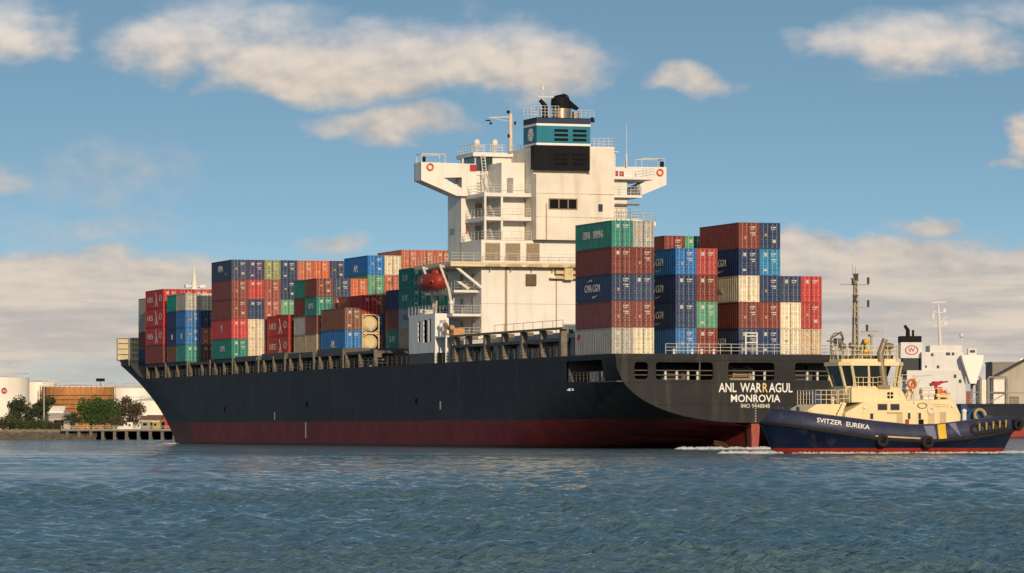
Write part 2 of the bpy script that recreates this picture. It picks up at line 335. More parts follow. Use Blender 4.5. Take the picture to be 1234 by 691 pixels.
# ------------------------------------------------------------------ the container ship (u forward from the stern stack, v to starboard, z up)
TH = R(18); O3 = Vector((120/11.1, 453.2, 0)); EU = Vector((-math.sin(TH), math.cos(TH), 0)); EV = Vector((math.cos(TH), math.sin(TH), 0)); SRZ = R(90)+TH
VC, HB = 15.2, 16.2
def sw(u, v, z=0): return O3+EU*u+EV*v+Vector((0, 0, z))
ship = empty('container_ship', O3, SRZ)
tag(ship, 'huge black container ship with white bridge tower, teal funnel and red waterline', 'container ship')
def B(): return MB(flip=True)
HULLM = hull_mat('ship_hull_paint', (.0235, .0225, .0265), (.185, .026, .024), 3.25)
def hb(u, z):
    if u < 62:
        s_ = max(0, (u+4)/66); zb = 2.83-13.5*s_**1.1; n = 2.3+5*s_
        q = min(1, max(0, (z-zb)/(10.3-zb))); w = (1-(1-q)**n)**(1/n) if q > 0 else 0
        return HB*w
    zz = max(0, min(1.25, z/12.6)); us = 180+53*zz**1.5; ue = 253+15*zz
    if z < 0: us, ue = 180+z*2, 253+z*.3
    if u <= us: return HB
    return HB*max(0, 1-((u-us)/(ue-us))**2)
def deckz(u): return 10.3+2.3*min(1, max(0, (u-222)/9))**1.3 + .5*max(0, (u-235)/33)
def hull():
    us = [-4+i*.0 for i in range(1)]+[-3, -1.5, .5, 4, 8, 12.2, 16, 20, 25, 30, 36, 43, 50, 58, 66]+list(range(76, 180, 13))+list(range(180, 256, 4))+[256,258,260,262,264,265,266,267,268.2]
    fr = [-.3, -.12, 0, .04, .08, .12, .17, .23, .30, .38, .47, .56, .64, .72, .80, .90, .95, 1]
    m = B()
    def zrow(u):
        d = deckz(u)
        zs = [-3, -1.2, 0, .5, .9, 1.4, 1.9, 2.4, 2.9, 3.3, 3.8, 4.4, 5.1, 5.9, 6.7, 7.4, 9.7, 10.3] if u < 222 else [(-3, -1.2)[i] if i < 2 else d*(i-2)/15 for i in range(18)]
        return zs
    for sgn in (-1, 1):
        base = len(m.v); rows = []
        for u in us:
            row = []
            for z in zrow(u):
                w = hb(u, z)
                if u < 62 and w == 0: pass
                row.append((u, VC+sgn*w, z))
            rows.append(row)
        for i in range(len(us)-1):
            for j in range(17):
                a, b_, c, d = rows[i][j], rows[i+1][j], rows[i+1][j+1], rows[i][j+1]
                if .4 < us[i] < 12 and j == 15: continue                       # the open side of the mooring deck
                if max(abs(p[1]-VC) for p in (a, b_, c, d)) < 1e-4: continue
                m.add([a, b_, c, d], [(0, 1, 2, 3) if sgn < 0 else (3, 2, 1, 0)])
    me_o = m.build('hull', HULLM, ship, recalc=False, smooth=35)
    bm = bmesh.new(); bm.from_mesh(me_o.data); bmesh.ops.remove_doubles(bm, verts=bm.verts, dist=1e-4); bm.to_mesh(me_o.data); bm.free()
    return me_o
hull_o = hull()
# keel lines under the counter
k = B(); 
for u0, u1, t0, t1, zb in ((-1.6, 10, .35, 1.6, -3), (10, 24, 1.6, 4, -3)): k.prism([(u0, -t0), (u1, -t1), (u1, t1), (u0, t0)], lambda p: (p[0], VC+p[1], -3), lambda p: (p[0], VC+p[1], 2.45 if p[0] < 4 else 1.4))
k.build('skeg', HULLM, ship)
# transom with its mooring-deck openings
def rrect(a, b, c, d, r=.35, n=4):
    pts = []
    for cx, cy, t in ((b-r, d-r, 0), (a+r, d-r, 90), (a+r, c+r, 180), (b-r, c+r, 270)): pts += [(cx+r*math.cos(R(t+90*i/n)), cy+r*math.sin(R(t+90*i/n))) for i in range(n+1)]
    return pts
OPEN = [(1.2, 2.75, 7.55, 9.4), (3.65, 10.25, 7.5, 9.4), (12.0, 17.4, 7.5, 9.4), (19.8, 24.9, 7.5, 9.4)]
zs = [2.84, 2.9, 3.0, 3.15, 3.35, 3.6, 3.9, 4.3, 4.8, 5.4, 6.1, 6.8, 7.4]
outl = [(VC-hb(-4, z), z) for z in zs[::-1]]+[(VC+hb(-4, z), z) for z in zs]
outl = [(VC-HB, 10.3), (VC-hb(-4, 8.8), 8.8)]+outl+[(25.3, 7.4), (25.2, 10.3)]
t = B(); t.holed([outl]+[rrect(*o) for o in OPEN], lambda p: (-4.003, p[0], p[1]), lambda p: (-3.8, p[0], p[1]))
TRM = hull_mat('transom_paint', (.024, .025, .0255), (.024, .025, .0255), -9, .75, .5)
tr = t.build('transom', TRM, hull_o)
t = B(); t.box((-3.9, VC-HB+.2, 7.25), (13, VC+HB-.2, 7.38)); t.box((12.3, VC-HB+.3, 7.4), (12.6, VC+HB-.3, 10.2)); t.build('mooring_deck', GREYP, ship)
t = B(); t.box((-3.78, VC-HB+.05, 10.12), (60, 25.2, 10.297)); t.box((1, 25.2, 10.12), (60, VC+HB-.05, 10.297)); t.box((60, VC-HB+.05, 10.12), (205, VC+HB-.05, 10.297)); t.build('main_deck', GREYP, ship)
fd = B(); uu = [205, 215, 222, 226, 231, 240, 248, 254, 258, 262, 265, 267]
fd.add([(u, VC-hb(u, deckz(u)-.1)+.05, deckz(u)-.06) for u in uu]+[(u, VC+hb(u, deckz(u)-.1)-.05, deckz(u)-.06) for u in uu], [(i, i+1, len(uu)+i+1, len(uu)+i) for i in range(len(uu)-1)]); fd.build('forecastle_deck', GREYP, ship, recalc=False)
# fittings seen through the openings
for v in (4.9, 6.2, 7.5, 8.6, 15.1, 16.4, 21.4, 22.6, 24.0):
    f = B(); f.tube((-3.6, v, 7.4), (-3.6, v, 8.55), .14, n=8); f.build('fairlead_roller', RAILM, ship, smooth=True)
f = B()
for a, b_, c, d in OPEN:
    for z in (8.0, 8.5): f.tube((-3.9, a+.05, z), (-3.9, b_-.05, z), .045, n=6)
f.tube((-3.9, 8.75, 7.5), (-3.9, 8.75, 9.4), .06); f.rail([(0.7, VC-HB+.2, 7.38), (12, VC-HB+.2, 7.38)], 1.05, 1.2, .04); f.rail([(1, VC+HB-.2, 7.38), (12, VC+HB-.2, 7.38)], 1.05, 1.2, .04); f.build('railing', POSTM, ship)
for v, M in ((15.2, TAN), (22.2, GREYP), (7.3, GREYP)):
    w = B(); w.tube((-1.6, v-.9, 8.35), (-1.6, v+.9, 8.35), .55, n=14); w.tube((-1.6, v-1, 8.35), (-1.6, v-.85, 8.35), .85, n=14); w.tube((-1.6, v+.85, 8.35), (-1.6, v+1, 8.35), .85, n=14); w.box((-2.1, v-1.3, 7.38), (-1.1, v+1.3, 7.75)); w.box((-2, v+1.05, 7.5), (-1.2, v+1.5, 8.9)); [w.v.__setitem__(i, (p[0]+2.6, p[1], p[2])) for i, p in enumerate(w.v)]; w.build('mooring_winch', M, ship, smooth=True)
f = B()
for u in (1.5, 2.5, 4.2, 5.2): f.tube((u, -.2, 7.38), (u, -.2, 8.5), .16)
f.box((6.2, -.1, 7.38), (7, .5, 8.5)); f.build('bollard', RAILM, ship)
# rudder, propeller boss and draught marks
r = B(); r.prism([(-4.0, 2.75), (-2.5, 2.75), (-2.6, -3), (-3.7, -3)], lambda p: (p[0], VC-.5+.04*(2.75-p[1]), p[1]), lambda p: (p[0], VC+.5-.04*(2.75-p[1]), p[1])); r.build('rudder', mat('rudder_red', (.31,.075,.055), .5, var=.2, sc=2), ship)
r = B(); r.sphere((2.2, VC, .1), .7, sc=(1.5, 1, 1)); 
for a in range(5):
    c, s_ = math.cos(a*1.2566+.4), math.sin(a*1.2566+.4); r.prism([(0, .5), (.5, 1.4), (.45, 2.5), (-.35, 2.6), (-.5, 1.3)], lambda p, c=c, s_=s_: (2.2+p[0]*.5, VC+p[1]*c+p[0]*.7*s_, .1+p[1]*s_-p[0]*.7*c), lambda p, c=c, s_=s_: (2.32+p[0]*.5, VC+p[1]*c+p[0]*.7*s_, .1+p[1]*s_-p[0]*.7*c))
r.build('propeller', mat('propeller_bronze', (.085,.045,.028), .55, .3, var=.3), ship)
m_ = B()
for i in range(12): m_.box((-4.02, VC-.10, 2.95+i*.28), (-4.005, VC+.10, 3.08+i*.28))
m_.build('draught_marks', mat('faded_white', (.30,.29,.26), .6, var=.3), hull_o)
m_ = B(); vp = VC-HB-.004
for u, z0, z1, w in ((122.8, 1.0, 3.2, .55), (139.5, 3.6, 4.6, .5), (60, 4.6, 5.6, .5)): m_.box((u, vp-.01, z0), (u+w, vp, z1))
m_.build('load_line_mark', mat('mark_white', (.55,.52,.5), .6), hull_o)
m_ = B()
for u, z in ((168, 4.7), (70, 5.3), (122, 5.2)): m_.box((u, vp-.008, z), (u+.9, vp, z+.8))
m_.build('hull_vent', DARK, hull_o)
# name and port on the transom
def spell(pieces, size, par, x, v0, v1, z, gap=.16):
    ws = []
    for tx, M in pieces:
        xs = [v.co.x for v in text_mesh(tx, size).vertices]; ws.append((min(xs), max(xs)))
    gaps = [size*(.42 if pieces[i][0][-1] == 'L' else gap*.8) for i in range(len(pieces)-1)]
    k = (v1-v0)/(sum(b-a for a, b in ws)+sum(gaps)); v = v0
    for i, ((tx, M), (a, b)) in enumerate(zip(pieces, ws)):
        text(tx, size, M, par, (x, -(v-a*k), z), (0, -1, 0), sx=k); v += (b-a+(gaps[i] if i < len(gaps) else 0))*k
spell([('ANL', LETW), ('WAR', LETW), ('R', LETO), ('AGUL', LETW)], 1.42, hull_o, -4.03, 10.9, 19.5, 6.62)
text('MONROVIA', 1.12, LETW, hull_o, (-4.03, -15.15, 5.46), (0, -1, 0), sx=.97)
text('IMO 9448848', .62, mat('faint_lettering', (.55,.52,.40), .6), hull_o, (-4.03, -15.15, 4.66), (0, -1, 0), sx=.98)
# stern rails above the openings
f = B(); f.rail([(-3.7, 4.9, 10.3), (-3.7, 25.1, 10.3)], 1.1, 1.3, .04); f.rail([(-3.7, 25.1, 10.3), (6, 25.1, 10.3)], 1.1, 1.3, .04); f.rail([(1, 26, 10.3), (12, VC+HB-.3, 10.3)], 1.1, 1.5, .04)
f.build('railing', RAILM, ship)
l = B()
for v in (14.35, 15.65): l.bar((-3.2, v, 10.3), (-3.2, v, 12.7), .14)
for z in (10.9, 11.6, 12.3, 12.65): l.bar((-3.2, 14.35, z), (-3.2, 15.65, z), .11)
l.build('white_ladder_frame', WHITE, ship)
l = B()
for v in (6.0, 8.1, 9.2, 10.6, 19.2): l.tube((-3.3, v, 10.3), (-3.3, v, 10.85), .14)
l.build('bollard', WHITE, ship)
d = B(); d.tube((0, 25.7, 10.3), (0, 25.7, 12.3), .13); d.tube((0, 25.7, 12.2), (-.8, 26.6, 12.9), .09); d.tube((-.8, 26.6, 12.9), (-.8, 26.9, 12.0), .07); d.box((-.4, 26.2, 11.4), (.5, 27.0, 12.2)); d.tube((0, 25.2, 11.9), (0, 26.9, 11.9), .08); d.torus((-.2, 26.3, 12.2), (1, .3, 0), .6, .06, 16, 6); d.build('stern_davit', POSTM, ship)

# cargo deck: hatch covers, coamings, lashing posts
V0 = -.9; SP = 2.48
BAY = {'A': -.0, 'A2': 14.8, 'B1': 106.2, 'B2': 121.4, 'B3': 136.0, 'B4': 151.2, 'B5': 164.8, 'B5b': 193.5, 'B6': 208.4, 'B7': 224.2}
ZB = {'B1': 13.0, 'B2': 12.78, 'B3': 12.95, 'B4': 12.80, 'B5': 12.60, 'B5b': 12.60, 'B6': 12.60, 'B7': 12.60}
for nme, u0 in list(BAY.items())[2:]+[('x', 179.2), ('y', 91.5), ('e1', 16.0), ('e2', 30.5), ('e3', 45.0)]:
    vlo = 2.2 if u0 < 224 else 4.5
    h = B(); h.box((u0-.6, vlo, 10.3), (u0+12.9, VC*2-vlo, 12.0)); 
    
    h.build('hatch_coaming', GREYP, ship)
    vl = -.6 if u0 < 224 else 1.4
    h = B(); h.box((u0-.3, vl, 12.03), (u0+12.5, VC*2-vl, ZB.get(nme, 12.40)-.015)); h.build('hatch_cover', GREYP, ship)
    if nme != 'B7':
        rng = random.Random(int(u0))
        for q in range(0 if nme[0] == 'e' else 3):
            u = u0-.3+q*6.1+rng.uniform(-.9, .9); p = B(); w_ = rng.uniform(.14, .24); p.box((u-w_, -.75, 10.3), (u+w_, -.25, 12.02+rng.choice((0, 0, .5)))); p.box((u-.1, -.25, 11.5), (u+.1, .3, 12.02)); p.build('lashing_post', POSTM, ship)
        p = B()
        for q in range(10):
            u = u0+rng.uniform(-1, 13); v_ = rng.uniform(.3, 1.8); p.tube((u, v_, 10.3), (u, v_, 10.3+rng.uniform(.8, 1.7)), rng.uniform(.06, .16), n=6)
        p.tube((u0, .9, 11.2), (u0+12.3, .9, 11.2), .1); p.tube((u0, 1.3, 10.8), (u0+12.3, 1.3, 10.8), .16); p.build('deck_pipe', mat('pipe_grey', (.34,.33,.32), .6, var=.4, sc=1), ship)
    p = B(); zt = 12.0
    for v in [x*2.48-.9 for x in range(0, 14, 1)]: p.box((u0+12.95, v-.09, 10.3), (u0+13.25, v+.09, zt+.6))
    for z in (zt+.2,): p.box((u0+12.9, -.9, z-.12), (u0+13.9, 31.3, z))
    if nme in ('B1', 'B2', 'B3', 'B4', 'B5', 'B5b', 'x', 'y'): p.build('lashing_bridge', POSTM, ship)
f = B(); f.rail([(62, -.85, 10.3), (220, -.85, 10.3)], 1.1, 2.2, .05); f.rail([(14, -.85, 10.3), (62, -.85, 10.3)], 1.1, 2.2, .05); f.build('railing', POSTM, ship)
# the empty bays between the house and the stern stack: tall side stanchions under a walkway
for u in (15.6, 22.8, 29.8, 36.9, 43.9, 51.0, 56.0):
    p = B(); p.box((u-.32, -.6, 10.3), (u+.32, .1, 13.35)); p.box((u-.12, .1, 12.9), (u+.12, .9, 13.35)); p.build('lashing_post', mat('stanchion_tan', (.19,.165,.135), .65, var=.35, sc=1.5, streak=(2,2,.3), streak_col=(.16,.07,.03), streak_amt=.6), ship)
p = B(); p.box((14.6, -.7, 13.36), (57.5, -.05, 13.60)); p.rail([(15, -.5, 13.6), (40, -.5, 13.6)], .8, 3.4, .03, 1)
p.build('side_walkway', mat('rusty_walkway', (.24,.17,.11), .8, var=.4, sc=1.2, streak=(.6,.6,.6), streak_col=(.10,.10,.10)), ship)
p = B(); p.box((14.4, 3.6, 10.3), (58, 3.9, 13.3)); p.build('hatch_coaming', mat('coaming_grey', (.40,.385,.37), .7, var=.3, streak=(1,1,.2), streak_col=(.13,.07,.04)), ship)
p = B(); rng = random.Random(5)
for q in range(26):
    u = 15+q*1.6+rng.uniform(-.3, .3); p.box((u, .7, 10.3), (u+rng.uniform(.3, 1.1), 1.3, 10.3+rng.uniform(.8, 2.3)))
p.build('deck_locker', mat('locker_grey', (.48,.47,.46), .6, var=.5, sc=.4), ship)

# ------------------------------------------------------------------ accommodation house
HV0, HV1 = 4.5, 25.9
house = B(); house.box((61, HV0, 10.3), (75, HV1, 22.1)); house.box((61.0, HV0, 22.72), (75, HV1, 25.5)); house.box((69.6, HV0, 25.5), (75, HV1, 33.9))
house.box((63.8, 8.0, 25.5), (69.6, 11.0, 35.2)); house.box((62.5, 21.32, 25.5), (69.6, 24.0, 33.2))
house_o = house.build('house', WHITE, ship)
c = B(); c.box((59.5, 11.1, 25.52), (69.4, 18.06, 33.62)); c.box((60.6, 11.1, 33.62), (69.4, 18.0, 37.0)); c.box((59.6, 18.06, 25.52), (69.4, 21.3, 36.95)); c.build('engine_casing', CASE, house_o)
# corner flanges where the plating laps
c = B(); c.tube((60.95, 7.6, 13.6), (60.95, 7.6, 22), .09); c.tube((60.95, 14.2, 13.6), (60.95, 14.2, 22), .07); c.tube((60.93, 7.75, 13.6), (60.93, 7.75, 22), .06); c.tube((59.42, 12.4, 25.5), (59.42, 12.4, 30.0), .07); c.build('drain_pipe', mat('pipe_stain', (.40,.30,.20), .6), house_o)
c = B()
for z in (17.6, 25.45): c.box((60.97, HV0, z), (61, HV1, z+.05))
for z in (28.3, 31.2): c.box((59.46, 11.1, z), (59.5, 21.3, z+.05))
c.build('plate_seam', mat('seam_stain', (.50,.40,.28), .6), house_o)
p = B(); p.box((59.5, .1, 22.12), (75, 30.3, 22.45)); p.box((59.45, .05, 22.45), (59.62, 30.35, 22.70)); p.box((59.5, .05, 22.3), (75, .2, 22.7)); p.build('bridge_platform', mat('platform_buff', (.68,.55,.36), .5, var=.15), house_o)
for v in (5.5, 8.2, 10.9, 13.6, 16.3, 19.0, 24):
    q = B(); q.prism([(59.7, 22.1), (61, 22.1), (61, 21.4), (60.4, 21.9)], lambda s_, v=v: (s_[0], v-.06, s_[1]), lambda s_, v=v: (s_[0], v+.06, s_[1])); q.prism([(v-1.1, 22.14), (v+1.1, 22.14), (v+.7, 22.5), (v-.7, 22.5)], lambda s_: (59.42, s_[0], s_[1]), lambda s_: (59.46, s_[0], s_[1]), ) ; q.build('bracket', mat('bracket_shade_buff', (.45,.36,.24), .6), house_o)  # scalloped cutouts stand as darker plates, their shade put into the colour
for a_, b_ in (((60.5, 1.0, 22.1), (60.9, 4.4, 19.6)), ((66, .6, 22.1), (66, 4.4, 19.6))): q = B(); q.bar(a_, b_, .4, .3); q.build('platform_brace', WHITE, house_o)
for i, (x0, x1) in enumerate(((5.0, 6.9), (7.6, 9.5), (10.3, 12.0))):
    lv = B(); lv.box((60.90, x0, 22.95), (60.96, x1, 25.1)); 
    for z in range(13): lv.prism([(60.90, 23.0+z*.16), (60.80, 23.02+z*.16), (60.90, 23.11+z*.16)], lambda s_, a=x0+.05: (s_[0], a, s_[1]), lambda s_, a=x1-.05: (s_[0], a, s_[1]))
    lv.build('louvre', TAN, house_o)
# open decks on the after side, port and starboard
def slab(u0, u1, v0, v1, z, th=.28, nm='deck_slab', rails=True, sides='apf'):
    s_ = B(); s_.box((u0, v0, z-th), (u1, v1, z)); o = s_.build(nm, WHITE, house_o)
    if rails:
        r_ = B(); e = .06
        if 'a' in sides: r_.rail([(u0+e, v0+e, z), (u0+e, v1-e, z)], 1.05, 1.3)
        if 'p' in sides: r_.rail([(u0+e, v0+e, z), (u1-e, v0+e, z)], 1.05, 1.3)
        if 's' in sides: r_.rail([(u0+e, v1-e, z), (u1-e, v1-e, z)], 1.05, 1.3)
        r_.build('railing', RAILM, house_o)
    return o
for z in (28.35, 31.3): slab(61.4, 69.6, 5.0, 11.08, z, .45, sides='ap')
for z in (28.35, 31.3): slab(61.4, 69.6, 21.33, 25.6, z, .3, sides='as')
slab(61.2, 69.6, 21.33, 27.2, 33.6, .35, sides='as'); slab(61.0, 70, 24.0, 27.3, 28.0, .5, sides='as')
r_ = B(); r_.rail([(61.06, HV0+.05, 25.5), (61.06, 11.0, 25.5)], 1.05, 1.3); r_.rail([(61.06, HV0+.05, 25.5), (69.5, HV0+.05, 25.5)], 1.05, 1.3); r_.rail([(59.55, .2, 22.7), (59.55, 30.2, 22.7)], 1.05, 1.4); r_.rail([(59.55, .2, 22.7), (74.8, .2, 22.7)], 1.05, 1.4); r_.rail([(59.6, 11.2, 25.5), (59.6, 12, 25.5)], 1, 1); r_.build('railing', RAILM, house_o)
for v in (5.15, 7.3):
    cc = B(); cc.box((61.45, v-.13, 25.5), (61.7, v+.13, 31.0)); cc.build('deck_column', WHITE, house_o)
cc = B(); cc.box((69.35, 4.5, 22.72), (69.65, 5.1, 33.9)); cc.build('deck_column', WHITE, house_o)
for z in (25.5, 28.35, 31.3):                                        # stairs between the open decks
    st = B()
    for dv in (0, .8): st.bar((63.0, 6.0+dv, z), (66.2, 6.0+dv, z+2.6), .08, .22)
    for q in range(9): st.box((63.15+q*.35, 6.0, z+.2+q*.29), (63.4+q*.35, 6.8, z+.24+q*.29))
    st.build('stair', RAILM, house_o)
for a_, b_ in (((69.52, 6.4, 25.6), (69.58, 7.3, 27.6)), ((63.72, 8.7, 31.35), (63.78, 9.5, 33.3)), ((69.5, 9.3, 25.6), (69.58, 10.6, 27.0)), ((69.52, 6.4, 28.4), (69.58, 7.3, 30.4)), ((69.5, 5.3, 31.4), (69.58, 6.1, 33.3))): dr = B(); dr.box(a_, b_); dr.build('door', mat('door_brown_grey', (.30,.26,.24), .6), house_o)  # doors in one even brown-grey
# windows in the casing
w = B(); w.box((59.42, 12.8, 29.35), (59.52, 16.35, 30.55)); fr = w.build('window', DARK, house_o)
w = B()
for a in (12.75, 14.0, 15.2, 16.35): w.box((59.36, a-.07, 29.3), (59.44, a+.07, 30.6))
w.box((59.36, 12.7, 30.5), (59.44, 16.4, 30.62)); w.box((59.36, 12.7, 29.28), (59.44, 16.4, 29.36)); w.build('frame', mat('window_frame_rust', (.30,.22,.14), .7), fr)
w = B(); w.box((59.5, 19.2, 29.1), (59.58, 19.75, 30.0)); w.build('window', GLASS, house_o)
w = B()
for u in (72.4, 73.4): w.box((u, HV0-.04, 26.6), (u+.5, HV0+.02, 27.4))
w.build('window', GLASS, house_o)
# bridge wings and wheelhouse
def wing(sg):
    q = lambda v: VC+sg*(v-VC)
    prof = [(-1, 33.1), (-1, 35.35), (6.2, 35.25), (6.2, 31.2), (3.6, 31.25)]
    hole = [(1.9, 33.45), (4.3, 33.55), (4.3, 32.2)]
    w = B(); w.holed([prof, hole], lambda p: (68.4, q(p[0]), p[1]), lambda p: (68.75, q(p[0]), p[1])); w.holed([prof, hole], lambda p: (71.4, q(p[0]), p[1]), lambda p: (71.1, q(p[0]), p[1]))
    def pl(a, b_, t=.15):
        w.add([(68.4, q(a[0]), a[1]), (71.4, q(a[0]), a[1]), (71.4, q(b_[0]), b_[1]), (68.4, q(b_[0]), b_[1])], [(0, 1, 2, 3)])
    pl((-1, 33.1), (-1, 35.35)); pl((-1, 33.1), (3.6, 31.25)); pl((3.6, 31.25), (6.2, 31.2)); pl((-1, 34.0), (6.2, 34.0)); pl(hole[0], hole[1]); pl(hole[0], hole[2])
    o = w.build('bridge_wing', WHITE, house_o)
    r_ = B(); a, b_ = q(-.8), q(2.2)
    for v in (a, b_): r_.tube((68.7, v, 35.3), (68.7, v, 36.4), .05); r_.tube((71, v, 35.3), (71, v, 36.4), .05)
    r_.tube((68.7, a, 36.4), (68.7, b_, 36.4), .06); r_.tube((71, a, 36.4), (71, b_, 36.4), .06); r_.tube((68.7, a, 36.4), (71, a, 36.4), .06); r_.tube((68.7, q(4.5), 35.3), (68.7, q(4.5), 35.9), .15); r_.build('railing', RAILM, o)
    k_ = B(); k_.box((68.6, q(-.55)-.2, 35.4), (69, q(-.55)+.2, 36.05)); k_.build('signal_lamp', BLACK, o)
wing(-1*-1); wing(-1)
wh = B(); wh.box((69.4, 6.3, 33.92), (75.5, 24.1, 34.55)); wh.box((68.8, 5.9, 36.25), (75.9, 24.5, 36.75)); 
for u, v in ((69.5, 6.4), (72.5, 6.4), (75.3, 6.4), (69.5, 7.6), (69.5, 24), (72.5, 24), (75.3, 24), (69.5, 22.8)): wh.box((u-.09, v-.09, 34.5), (u+.09, v+.09, 36.3))
wh.box((69.45, 8.0, 34.5), (69.6, 22.2, 36.3)); wh_o = wh.build('wheelhouse', WHITE, house_o)
g = B(); g.box((69.36, 6.42, 34.45), (69.40, 8.6, 36.25)); g.box((69.5, 6.36, 34.55), (75.4, 6.4, 36.25)); g.box((69.5, 24.0, 34.55), (75.4, 24.04, 36.25)); g.box((75.4, 6.4, 34.55), (75.44, 24, 36.25)); g.box((69.47, 22.2, 34.55), (69.5, 23.9, 36.25)); g.build('window', mat('wheelhouse_glass', (.04,.07,.09), .1, spec=.6), wh_o)
r_ = B(); r_.rail([(69, 6.1, 36.75), (69, 24.3, 36.75)], 1.0, 1.2); r_.rail([(69, 6.1, 36.75), (75.7, 6.1, 36.75)], 1.0, 1.2); r_.build('railing', RAILM, wh_o)
lad = B()
for dv in (0, .5): lad.bar((67.4, 7.0+dv, 31.3), (68.9, 6.9+dv, 36.6), .09)
for q in range(14): lad.bar((67.4+q*.11, 7.0, 31.6+q*.37), (67.4+q*.11, 7.5, 31.6+q*.37), .06)
lad.build('ladder', RAILM, house_o)
for uv in ((70.4, 6.9), (70.2, 9.2)):
    m_ = B(); m_.tube((uv[0], uv[1], 36.7), (uv[0], uv[1], 37.7), .14); m_.box((uv[0]-.5, uv[1]-.6, 37.5), (uv[0]+.5, uv[1]+.6, 37.6)); m_.sphere((uv[0], uv[1], 38.05), .42, sc=(1, 1, 1.15)); m_.rail([(uv[0]-.7, uv[1]-.8, 36.7), (uv[0]-.7, uv[1]+.8, 36.7)], 1.0, .8); m_.build('radar_dome', WHITE, house_o, smooth=True)
m_ = B(); m_.tube((68, 10.55, 36.9), (68, 10.55, 41.6), .30, .24, 12); m_.bar((68, 10.5, 41.2), (68, 7.7, 41.05), .12); m_.bar((68, 10.5, 40.6), (68, 8.2, 41.0), .05); m_.tube((68, 10.55, 41.6), (68, 10.55, 42.2), .05); m_.build('signal_mast', mat('mast_cream', (.62,.55,.46), .5), house_o, smooth=True)
m_ = B(); m_.box((67.9, 7.3, 40.6), (68.1, 7.9, 40.75)); m_.box((67.9, 7.8, 40.2), (68.1, 8.1, 40.45)); m_.box((67.5, 10.0, 41.6), (67.9, 10.3, 41.95)); m_.box((67.6, 10.1, 38.6), (67.9, 10.3, 39)); m_.box((67.5, 10.9, 40.2), (67.7, 11.1, 40.6)); m_.build('mast_light', BLACK, house_o)
m_ = B(); m_.tube((68, 25.9, 35.2), (68, 25.9, 40.8), .05, .025); m_.tube((68, 25.9, 35.2), (68, 25.9, 36.9), .11); m_.build('whip_aerial', RAILM, house_o)
pl = B(); pl.box((60.3, 18.1, 36.96), (69, 21.6, 37.15)); pl.box((60.0, 21.2, 36.5), (64, 22.0, 36.6)); pl.rail([(60.4, 18.3, 37.15), (60.4, 21.5, 37.15)], 1.05, .6); pl.rail([(60.4, 21.5, 37.15), (66, 21.5, 37.15)], 1.05, 1.0); pl.box((62, 21.3, 33.6), (66, 22.3, 36.4)); pl.build('lookout_platform', WHITE, house_o)
w = B(); w.box((61.95, 21.55, 34.9), (62.0, 22.15, 35.7)); w.build('window', mat('green_glass', (.08,.16,.14), .1), house_o)
for q, (u, v, z) in enumerate(((65.2, 23.5, 33.6), (65.6, 24.4, 33.6))):
    x = B(); x.tube((u, v, z), (u, v, z+.9), .3); x.build('fire_box', REDP, house_o)
for u, v, z in ((68.3, 5.75, 34.35), (69.5, 4.9, 26.6)):
    x = B(); x.box((u-.1, v-.42, z), (u, v+.42, z+.8)); x.build('fire_box', REDP, house_o)
r_ = B(); r_.box((61.8, 22.2, 30.0), (61.95, 25.4, 30.25)); r_.rail([(61.2, 21.6, 28.0), (61.2, 24, 28.0)], 1.6, .6); r_.build('railing', POSTM, house_o)
# lower side decks, port side
for z, vv in ((13.6, 1.6), (16.35, .8), (19.3, 1.3)): slab(61.1 if z < 19 else 62, 74.5, vv, 4.48, z, .3, sides='ap')
for z in (13.7, 16.5, 19.5):
    
    for u in (64, 68.6): x = B(); x.box((u, 4.40, z), (u+.9, 4.46, z+1.9)); x.build('door', mat('door_grey', (.36,.35,.36), .6), house_o)
an = B(); an.holed([[(62.8, 11.6), (74, 11.6), (74, 16.2), (62.8, 16.2)], rrect(69.2, 70.1, 13.0, 15.6, .15), rrect(66.2, 67.7, 12.9, 15.7, .15), rrect(64.6, 65.5, 12.9, 15.8, .15)], lambda p: (p[0], -.9, p[1]), lambda p: (p[0], -.8, p[1]))
an.box((62.8, -.8, 11.6), (62.95, .8, 16.2)); an.box((62.8, -.9, 16.2), (74.5, 1.2, 16.42)); an.box((73.8, -.8, 11.6), (74, .9, 16.2)); an.box((62.9, .8, 12.9), (74, .9, 16.2)); an.box((58.2, -.9, 13.4), (62.8, .9, 13.6)); an.bar((58.5, -.8, 10.3), (58.5, -.8, 13.5), .2); an.bar((62.85, -.8, 10.3), (62.85, -.8, 13.5), .25); an.build('boat_deck_house', mat('annex_white', (.74,.725,.70), .5, var=.06, sc=.5, streak=(.9,.9,.1), streak_col=(.45,.33,.2), streak_amt=.35), ship)
x = B(); x.box((62.72, -.3, 13.7), (62.79, .5, 15.6)); x.build('door', mat('door_grey', (.36,.35,.36), .6), ship)
for dz in (0, .35): x = B(); x.bar((62.0, .9+dz, 13.6), (60.2, .9+dz, 10.5), .09, .2); x.build('stair', RAILM, ship)
for u, v, z, c_ in ((61.6, -.5, 13.6, WHITE), (60.9, .6, 16.4, WHITE), (59.4, -.6, 13.6, POSTM)): x = B(); x.tube((u, v, z), (u, v, z+1.2), .18); x.sphere((u, v, z+1.3), .32); x.build('mushroom_vent', c_, ship)
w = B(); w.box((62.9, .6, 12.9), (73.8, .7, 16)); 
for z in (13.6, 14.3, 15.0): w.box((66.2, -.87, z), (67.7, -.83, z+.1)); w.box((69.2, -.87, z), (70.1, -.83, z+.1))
w.build('opening_shade_panel', DARK, ship)  # dark sheet painting the shade inside the openings, with dark slats across them
x = B(); x.box((62.8, -.92, 10.3), (74, -.8, 11.5)); x.build('bulwark_plate', GREYP, ship)
